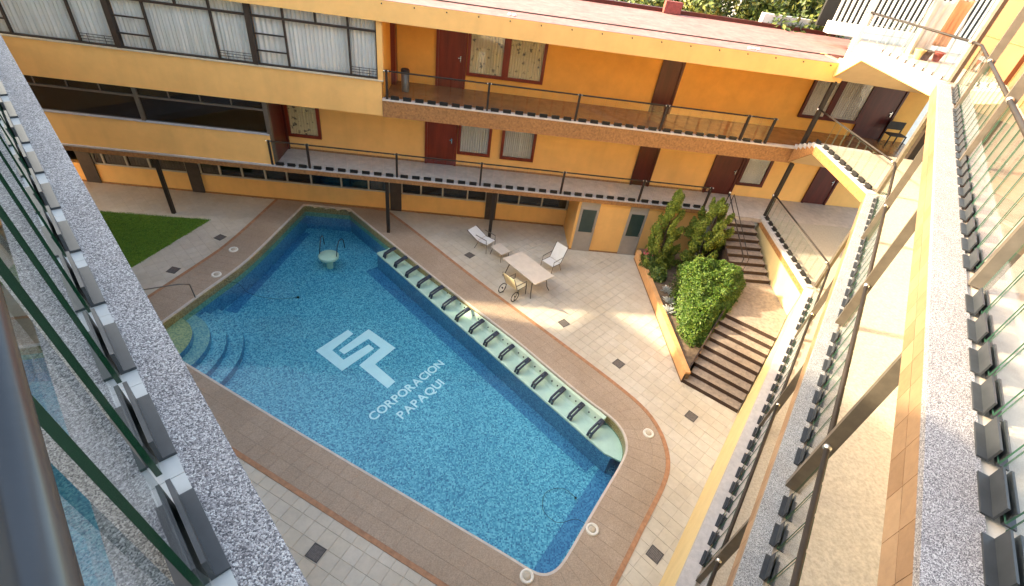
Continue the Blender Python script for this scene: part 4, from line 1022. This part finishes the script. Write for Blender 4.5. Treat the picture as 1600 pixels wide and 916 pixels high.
# trees behind the roof
def tree(base, h, r, label, n_=7000, cz=.72):
    t = thing('tree', base, label, 'tree', 'trees behind the far roof')
    b = Vector(base); lobes = []
    for _ in range(16):
        v = Vector((random.gauss(0, 1), random.gauss(0, 1), random.gauss(0, .75))); v = v.normalized()*random.uniform(.3, 1)*r
        lobes.append((b+Vector((v.x, v.y, h*cz+v.z*.75)), r*random.uniform(.28, .48)))
    def sam():
        c, rr = random.choice(lobes); v = Vector((random.gauss(0, 1), random.gauss(0, 1), random.gauss(0, 1))).normalized()
        return c+v*rr*random.uniform(.6, 1.05), v
    obj('crown', crown(sam, n_, .12, .5), TREEM, t)
    mb = MB(); limb(mb, b, b+Vector((.2, 0, h*.6)), .22, .12, 6, .08)
    for c, rr in lobes[:9]: limb(mb, b+Vector((.2, 0, h*random.uniform(.45, .6))), c, .07, .02, 4, .06)
    obj('trunk', mb, BARK, t)
tree((3.8, 27.5, 0), 10.2, 2.3, 'leafy tree behind the middle of the pink roof'); tree((7.6, 26.5, 0), 11.0, 2.5, 'tree right of the red vent block behind the roof'); tree((10.4, 25.6, 0), 11.4, 2.1, 'dense green tree next to the white parapet beyond the roof', 8000)
tree((-.5, 30, 0), 9.0, 2.2, 'farthest tree behind the left part of the pink roof', 4000)

# ================================================================== NEIGHBOUR AND TERRACE ITEMS (upper right)
nb = thing('neighbour_building', FB.p(16, 26), 'white neighbouring building with slatted windows beyond the roof', 'building')
obj('parapet', bx(11.8, 16.5, 23.0, 23.3, 7.0, 8.62), WHITEC, nb)
obj('wall', bx(12.0, 30, 25.5, 26, 0, 12.0), WHITEC, nb)
obj('window_band', bx(13.9, 19.5, 25.3, 25.48, 8.3, 11.9), GREENG, nb)
for i in range(24): obj('slat', bx(14.3+i*.2, 14.38+i*.2, 25.22, 25.25, 8.88, 11.8), SLATY, nb)
sn = thing('slatted_screen', FB.p(17, 20), 'white vertical slat screen at the far end of the sunlit terrace', 'screen')
obj('shade_backing', bx(12.9, 20.2, 20.9, 21.0, 8.7, 12.0), BLACKR, sn)  # black sheet added so the gaps between slats read as shade
obj('bottom_rail', bx(12.9, 20.2, 19.9, 20.3, 8.6, 8.98), WHITEC, sn)
for i in range(34): obj('slat', bx(12.95+i*.215, 13.05+i*.215, 20.1, 20.12, 8.981, 12.0), WHITEC, sn)
obj('terrace_floor', MB().prism(P2([FK.p(0, .2), FK.p(0, 6.0), FB.p(20.5, 19.9), FB.p(14.3, 19.9)]), 8.3, 8.55), TERRAF, rw)
pr_ = thing('stone_pier', FR.p(20.2, 1.9, rz3), 'cream stone block pier between slat screen and orange wall', 'pier')
zz = rz3
while zz < 12.0:
    obj('block', rb(20.0, 20.45, 1.55, 1.95, zz, zz+.335), PIERS, pr_); zz += .345
def hung_cloth(name, a, b, z0, z1_, m, label, sag=.12, fold=.05):
    a, b = Vector(a), Vector(b); t = MB(); k = 26; q = 12; nrm = Vector((-(b-a).y, (b-a).x, 0)).normalized(); vs_ = []
    for j in range(q+1):
        f = j/q
        for i in range(k+1):
            s_ = i/k; p = a.lerp(b, s_); z = z1_+(z0-z1_)*f-sag*math.sin(math.pi*s_)*(1-f)
            p = p+nrm*(fold*math.sin(s_*19+1.3)*(.3+f)+fold*.6*math.sin(s_*41)*f)
            vs_.append((p.x, p.y, z))
    t.add(vs_, [(j*(k+1)+i, j*(k+1)+i+1, (j+1)*(k+1)+i+1, (j+1)*(k+1)+i) for j in range(q) for i in range(k)])
    o = obj(name, t, m, None, True); so = o.modifiers.new('s', 'SOLIDIFY'); so.thickness = .008
    return tag(o, label, 'cloth', 'laundry on the terrace')
rk = thing('drying_rack', (10.9, 17.0, rz3), 'thin metal drying rack holding the laundry on the terrace', 'rack')
for p in ((10.25, 16.8), (11.55, 17.15)): obj('leg', MB().tube([(p[0], p[1]-.25, rz3), (p[0], p[1], 10.42), (p[0], p[1]+.25, rz3)], .014, 6), WIRE, rk)
obj('rail', MB().tube([(10.2, 16.79, 10.42), (11.6, 17.16, 10.42)], .014, 6), WIRE, rk)
hung_cloth('hanging_sheet', (10.25, 16.78, 0), (11.0, 16.98, 0), rz3+.05, 10.44, CLOTHW, 'white sheet hanging on the drying rack, nearer the corner column')
hung_cloth('hanging_sheet', (11.02, 17.0, 0), (11.5, 17.1, 0), rz3+.35, 10.44, CLOTHO, 'apricot coloured cloth hanging on the drying rack beside the white sheet', .05, .03)
for i, (x, y, m, lb_) in enumerate(((10.5, 16.55, SLATY, 'small yellow flowerpot under the hanging white sheet'), (10.75, 16.58, PANELB, 'dark flowerpot between yellow and red pots under the sheet'), (11.15, 16.7, REDB, 'red flowerpot under the apricot cloth'))):
    o = obj('flowerpot', MB().disc((x, y, rz3), [(.09, 0), (.13, .22), (.145, .22), (.145, .26), (.12, .26), (.11, .2), (.0005, .2)], 14), m); tag(o, lb_, 'flowerpot', 'flowerpots on the terrace')
# wire cage / low mesh fence behind the rack
cg = thing('wire_fence', FB.p(13.2, 17.5, 8.6), 'low galvanised wire mesh fence behind the hanging laundry', 'fence')
for i in range(12): obj('upright', MB().tube([FB.p(12.3+i*.3, 17.6, 8.55), FB.p(12.3+i*.3, 17.6, 9.55)], .008, 5), WIRE, cg)
for z in (8.8, 9.05, 9.3, 9.55): obj('crossbar', MB().tube([FB.p(12.3, 17.6, z), FB.p(15.6, 17.6, z)], .009, 5), WIRE, cg)

# ================================================================== POOL FURNITURE AND SMALL THINGS
bd = Vector((.56, -.475)).normalized(); bn = Vector((-bd.y, bd.x))
if bn.x < 0: bn = -bn     # towards the surround
B0 = Vector((-5.42, 15.32)); BL = 11.25
pb = thing('pool_bench', (-1, 11.7, -.35), 'long pale green underwater bench with armrests along the pool edge', 'bench')
prof = [(.02, -.34), (.02, -.40), (.56, -.36), (.66, -.10), (.80, -.055), (.80, -.9), (.05, -.9)]
def bench_part(pr, s0, s1, name, m):
    mb = MB(); vs_ = []
    for s_ in (s0, s1):
        for q, z in pr: v = B0+bd*s_+bn*q; vs_.append((v.x, v.y, z))
    k = len(pr); fs_ = [(i, (i+1) % k, k+(i+1) % k, k+i) for i in range(k)]+[tuple(range(k))[::-1], tuple(range(k, 2*k))]
    return obj(name, mb.add(vs_, fs_), m, pb)
for i in range(14):
    bench_part([(0.0, -.36), (.06, -.335), (.46, -.36), (.56, -.30), (.68, -.10), (.78, -.055), (.80, -.42), (0.0, -.42)], .40+i*.735, .40+(i+1)*.735-.006, 'seat', BENCHM)
bench_part([(0.0, -.36), (.06, -.335), (.46, -.36), (.56, -.30), (.68, -.10), (.78, -.055), (.80, -.42), (0.0, -.42)], -.05, .394, 'end_shell', BENCHM)
e0 = B0+bd*(.40+14*.735); obj('end_shell', MB().prism([tuple(e0), tuple(e0+bd*.62), (3.66, 7.83), (3.74, 8.15), (3.66, 8.60), (3.40, 8.95), tuple(e0+bn*.72)], -.42, -.36), BENCHM, pb)
bench_part([(.012, -.422), (.012, -1.12), (.5, -1.12), (.5, -.422)], -.05, BL+.25, 'front_panel', BLUED)
for i in range(15):
    s_ = .40+.735*i; v = B0+bd*s_
    path = [v+bn*.05, v+bn*.10, v+bn*.30, v+bn*.46, v+bn*.60]; zz = (-.33, -.17, -.11, -.08, -.06)
    am = MB()
    for sd in (-.05, .05): am.tube([(p.x+bd.x*sd, p.y+bd.y*sd, z) for p, z in zip(path, zz)], .038, 6)
    p0, p1 = v+bn*.08, v+bn*.14; am.tube([(p0.x-bd.x*.05, p0.y-bd.y*.05, -.2), (p0.x+bd.x*.05, p0.y+bd.y*.05, -.2)], .03, 6)
    p0, p1 = v+bn*.40, v+bn*.60; am.tube([(p0.x, p0.y, -.088), (p1.x, p1.y, -.058)], .05, 6)
    obj('armrest', am, ARMM, pb, True)
    if i < 14:
        for g in (.25, .48):
            p = v+bd*g+bn*.615; obj('jet', MB().ball((p.x, p.y, -.205), .026, 8, 5), BLACKR, pb)
sl = thing('underwater_stool', (-7.3, 15.2, -.5), 'round pale green underwater seat with two curved rails at the narrow end', 'seat')
so_ = obj('seat', MB().disc((-7.22, 14.95, -.55), [(.36, -.10), (.38, 0), (.34, .03), (.0005, .03)], 24), BENCHM, sl, True)
obj('pedestal', MB().tube([(-7.22, 14.95, PZ), (-7.22, 14.95, -.6)], .12, 10), BENCHM, sl)
for s_ in (-1, 1):
    bx0 = -7.22+s_*.33
    obj('handrail', MB().tube([(bx0, 14.9, -.5), (bx0, 15.05, -.15), (bx0+s_*.02, 15.2, .02), (bx0+s_*.05, 15.38, .02), (bx0+s_*.07, 15.5, -.12), (bx0+s_*.08, 15.55, -.5)], .02, 8), ARMM, sl, True)
# pool grab rail on the left surround
gr = thing('grab_rail', (-10.6, 10.4, 0), 'thin metal grab rail on the paving beside the pool steps', 'rail')
obj('handrail', MB().tube([(-11.1, 10.15, .0), (-11.1, 10.15, .62), (-10.05, 10.75, .66), (-9.85, 10.95, .55), (-9.83, 10.97, .0)], .018, 8), LEGM, gr, True)
# pool hose
hz = [(2.62, 5.75, -.02), (2.35, 5.9, -.12), (2.0, 6.0, -.6), (1.7, 6.5, -1.05), (1.75, 7.0, -1.08), (2.2, 7.2, -1.08), (2.55, 7.0, -1.08)]
def smooth_path(P, k=6):
    P = [Vector(p) for p in P]; out = []
    for i in range(len(P)-1):
        a, b, c, d = P[max(i-1, 0)], P[i], P[i+1], P[min(i+2, len(P)-1)]
        for j in range(k):
            t = j/k; out.append(.5*((2*b)+(c-a)*t+(2*a-5*b+4*c-d)*t*t+(3*b-a-3*c+d)*t**3))
    return out+[P[-1]]
o = obj('pool_hose', MB().tube(smooth_path(hz), .006, 6).box(WORLD, 2.53, 2.58, 6.97, 7.01, -1.1, -1.06), BLACKR, None, True); tag(o, 'thin black hose lying in the pool near the right end', 'hose')
hz = [(-9.75, 12.1, .0), (-9.5, 12.1, -.13), (-9.2, 12.25, -.3), (-8.9, 12.2, -.6), (-8.3, 12.6, -1.05), (-7.6, 12.9, -1.08)]
o = obj('pool_hose', MB().tube(smooth_path(hz), .006, 6).box(WORLD, -7.62, -7.54, 12.88, 12.94, -1.1, -1.05), BLACKR, None, True); tag(o, 'thin black hose running into the pool from the left skimmer lid', 'hose')
def lid(x, y, label):
    t = thing('skimmer_lid', (x, y, .012), label, 'lid', 'white skimmer lids around the pool')
    obj('rim', MB().disc((x, y, .012), [(.155, 0), (.15, .03), (.105, .035), (.10, .02), (.0005, .02)], 28), SKIMM, t, True)
    obj('cap', MB().disc((x, y, .033), [(.085, 0), (.08, .012), (.0005, .014)], 20), SKIMI, t, True)
lid(-10.09, 13.64, 'white round lid on the left paving, nearer the far wall'); lid(-9.86, 12.18, 'white round lid on the left paving with a hose into the pool')
lid(2.71, 5.65, 'white round lid at the right short side of the pool'); lid(1.28, 4.42, 'white round lid at the bottom corner of the pool'); lid(4.37, 8.61, 'white round lid on the paving at the rounded right corner')
def drain(pts, label, grassy=False):
    c = sum((Vector(p) for p in pts), Vector((0, 0)))/4; e = Vector(pts[2])-Vector(pts[3]) if grassy else Vector(pts[1])-Vector(pts[0])
    ang = math.atan2(e.y, e.x); t = thing('drain_cover', (c.x, c.y, .002), label, 'drain', 'floor drain covers on the deck'); s_ = .155
    fr_ = MB()
    for a, b, q, r in ((-s_, s_, -s_, -s_+.02), (-s_, s_, s_-.02, s_), (-s_, -s_+.02, -s_+.02, s_-.02), (s_-.02, s_, -s_+.02, s_-.02)): fr_.box(WORLD, a, b, q, r, -.002, .008)
    piece('frame', fr_.mesh('frame', DRAINF), t, (c.x, c.y, .002), ang)
    piece('bed', MB().box(WORLD, -s_+.02, s_-.02, -s_+.02, s_-.02, -.002, .001).mesh('bed', DRAINF), t, (c.x, c.y, .002), ang)
    for i in range(9):
        x = -s_+.034+i*.03; piece('bar', MB().box(WORLD, x-.0105, x+.0105, -s_+.022, s_-.022, .0012, .006).mesh('bar', DRAIN), t, (c.x, c.y, .002), ang)
    return t
drain([(1.72,12.69),(1.92,12.88),(2.12,12.63),(1.92,12.35)], 'drain cover on the deck in line with the table')
drain([(3.49,11.11),(3.7,11.36),(3.93,11.17),(3.73,10.9)], 'drain cover midway between pool corner and planter')
drain([(5.53,9.45),(5.73,9.7),(5.96,9.5),(5.76,9.27)], 'drain cover in front of the bottom stair')
drain([(-2.07,15.66),(-1.88,15.95),(-1.7,15.78),(-1.86,15.47)], 'drain cover beside the slatted lounger under the walkway')
drain([(-11.13,14.19),(-11.07,14.40),(-10.73,14.29),(-10.76,14.08)], 'drain cover on the left deck, nearer the far wall')
drain([(-11.43,11.95),(-11.41,12.22),(-11.07,12.17),(-11.09,11.92)], 'drain cover on the left deck with grass around it')
drain([(-3.23,4.41),(-2.94,4.31),(-3.05,4.01),(-3.33,4.12)], 'grey drain cover on the near deck beside the gravel edge')
drain([(4.1,5.54),(4.33,5.36),(4.18,5.12),(3.92,5.29)], 'drain cover between the pool paving and the yellow wall')

# patio table
TD = Vector((1.32, -1.29)).normalized(); TN = Vector((-TD.y, TD.x))
if TN.x < 0: TN = -TN
TC = Vector((.43, 14.55))
class TF:
    ang = math.atan2(TD.y, TD.x)
    @staticmethod
    def p(u, n_, z=0.0): v = TC+TD*u+TN*n_; return Vector((v.x, v.y, z))
tb = thing('patio_table', (TC.x, TC.y, 0), 'long beige patio table with curved metal legs by the pool', 'table')
obj('table_top', MB().box(TF, -.90, .90, -.47, .47, .69, .725), TABLEM, tb, bevel=.008)
for su in (-1, 1):
    for sn_ in (-1, 1):
        obj('leg', MB().tube([TF.p(su*.62, sn_*.30, .69), TF.p(su*.66, sn_*.36, .45), TF.p(su*.72, sn_*.40, .15), TF.p(su*.80, sn_*.46, .0)], .018, 7), LEGM, tb, True)
obj('stretcher', MB().tube([TF.p(-.66, 0, .45), TF.p(.66, 0, .45)], .014, 6), LEGM, tb)
def patio_chair(pos, face, label, m, wheels=False, recline=.35, bh=.98):
    f = Vector((face[0], face[1])).normalized(); s_ = Vector((f.y, -f.x)); P = Vector(pos)
    pt = lambda a, b, z: Vector((P.x+f.x*a+s_.x*b, P.y+f.y*a+s_.y*b, z))
    t = thing('patio_chair', (P.x, P.y, 0), label, 'chair', 'patio chairs around the table')
    for i in range(5):
        b0 = -.26+i*.106
        k = MB(); vs_ = [pt(a, b, z) for a, z in ((.24, .41), (-.22, .38)) for b in (b0, b0+.098)]+[pt(a, b, z-.016) for a, z in ((.24, .41), (-.22, .38)) for b in (b0, b0+.098)]
        k.add(vs_, [(0,1,3,2),(4,6,7,5),(0,4,5,1),(2,3,7,6),(0,2,6,4),(1,5,7,3)]); obj('seat_slat', k, m, t)
        k = MB(); vs_ = [pt(a, b, z) for a, z in ((-.23, .40), (-.23-recline*.75, bh)) for b in (b0, b0+.098)]+[pt(a-.016, b, z) for a, z in ((-.23, .40), (-.23-recline*.75, bh)) for b in (b0, b0+.098)]
        k.add(vs_, [(0,1,3,2),(4,6,7,5),(0,4,5,1),(2,3,7,6),(0,2,6,4),(1,5,7,3)]); obj('back_slat', k, m, t)
    for sd in (-.28, .28):
        obj('frame_side', MB().tube([pt(.26, sd, 0), pt(.24, sd, .40), pt(-.23, sd, .385), pt(-.23-recline*.76, sd, bh+.01)], .013, 6), LEGM, t, True)
        obj('rear_leg', MB().tube([pt(-.16, sd, .385), pt(-.34, sd, 0)], .013, 6), LEGM, t)
        obj('armrest', MB().tube([pt(.22, sd, .40), pt(.22, sd, .60), pt(-.32, sd, .62)], .015, 6), LEGM, t, True)
        if wheels: obj('wheel', MB().tube([pt(-.36+.19*math.cos(q), sd*1.12, .20+.19*math.sin(q)) for q in [i*math.pi/9 for i in range(18)]], .016, 6, 0, True).tube([pt(-.36, sd*1.12-.02, .2), pt(-.36, sd*1.12+.02, .2)], .03, 8), BLACKR, t, True)
    return t
patio_chair((1.30, 15.62), (-.62, -.78), 'white slatted patio chair behind the far side of the table', SLATM)
patio_chair((.10, 13.85), (.62, .78), 'cream patio chair with round wheels at the pool side of the table', CREAMS, True)
patio_chair((-1.35, 16.35), (.85, -.5), 'white slatted lounger under the walkway column, left of the side table', SLATM, recline=.70, bh=.62)
sd_ = thing('side_table', (-.72, 15.95, 0), 'small low beige side table between lounger and patio table', 'table')
class SF:
    ang = TF.ang
    @staticmethod
    def p(u, n_, z=0.0): v = Vector((-.72, 15.95))+TD*u+TN*n_; return Vector((v.x, v.y, z))
obj('table_top', MB().box(SF, -.34, .34, -.24, .24, .36, .385), TABLEM, sd_, bevel=.006)
for su in (-1, 1):
    for s2 in (-1, 1): obj('leg', MB().tube([SF.p(su*.26, s2*.17, .36), SF.p(su*.33, s2*.22, 0)], .012, 6), LEGM, sd_)
# second-floor bits
o = thing('litter_bin', FB.p(-2.45, 17.9, z2), 'round steel litter bin at the left end of the second floor balcony', 'bin')
obj('body', MB().disc(FB.p(-2.45, 17.9, z2), [(.13, 0), (.14, .62), (.0005, .62)], 18), LEGM, o, True); obj('lid', MB().disc(FB.p(-2.45, 17.9, z2+.62), [(.15, 0), (.15, .08), (.12, .12), (.06, .12), (.05, .06), (.0005, .06)], 18), BRONZE, o, True)
bc = thing('waiting_bench', FB.p(16.5, 18.4, z2), 'dark bench against the far end of the second floor walkway', 'bench')
obj('seat', bx(16.2, 16.9, 18.2, 18.6, z2+.40, z2+.44), BRONZE, bc); obj('backrest', bx(16.2, 16.9, 18.61, 18.65, z2+.55, z2+.85), BRONZE, bc)
for u in (16.22, 16.88):
    for nn_ in (18.22, 18.63): obj('leg', bx(u-.018, u+.018, nn_-.018, nn_+.018, z2, z2+(.399 if nn_ < 18.5 else .85)), BRONZE, bc)
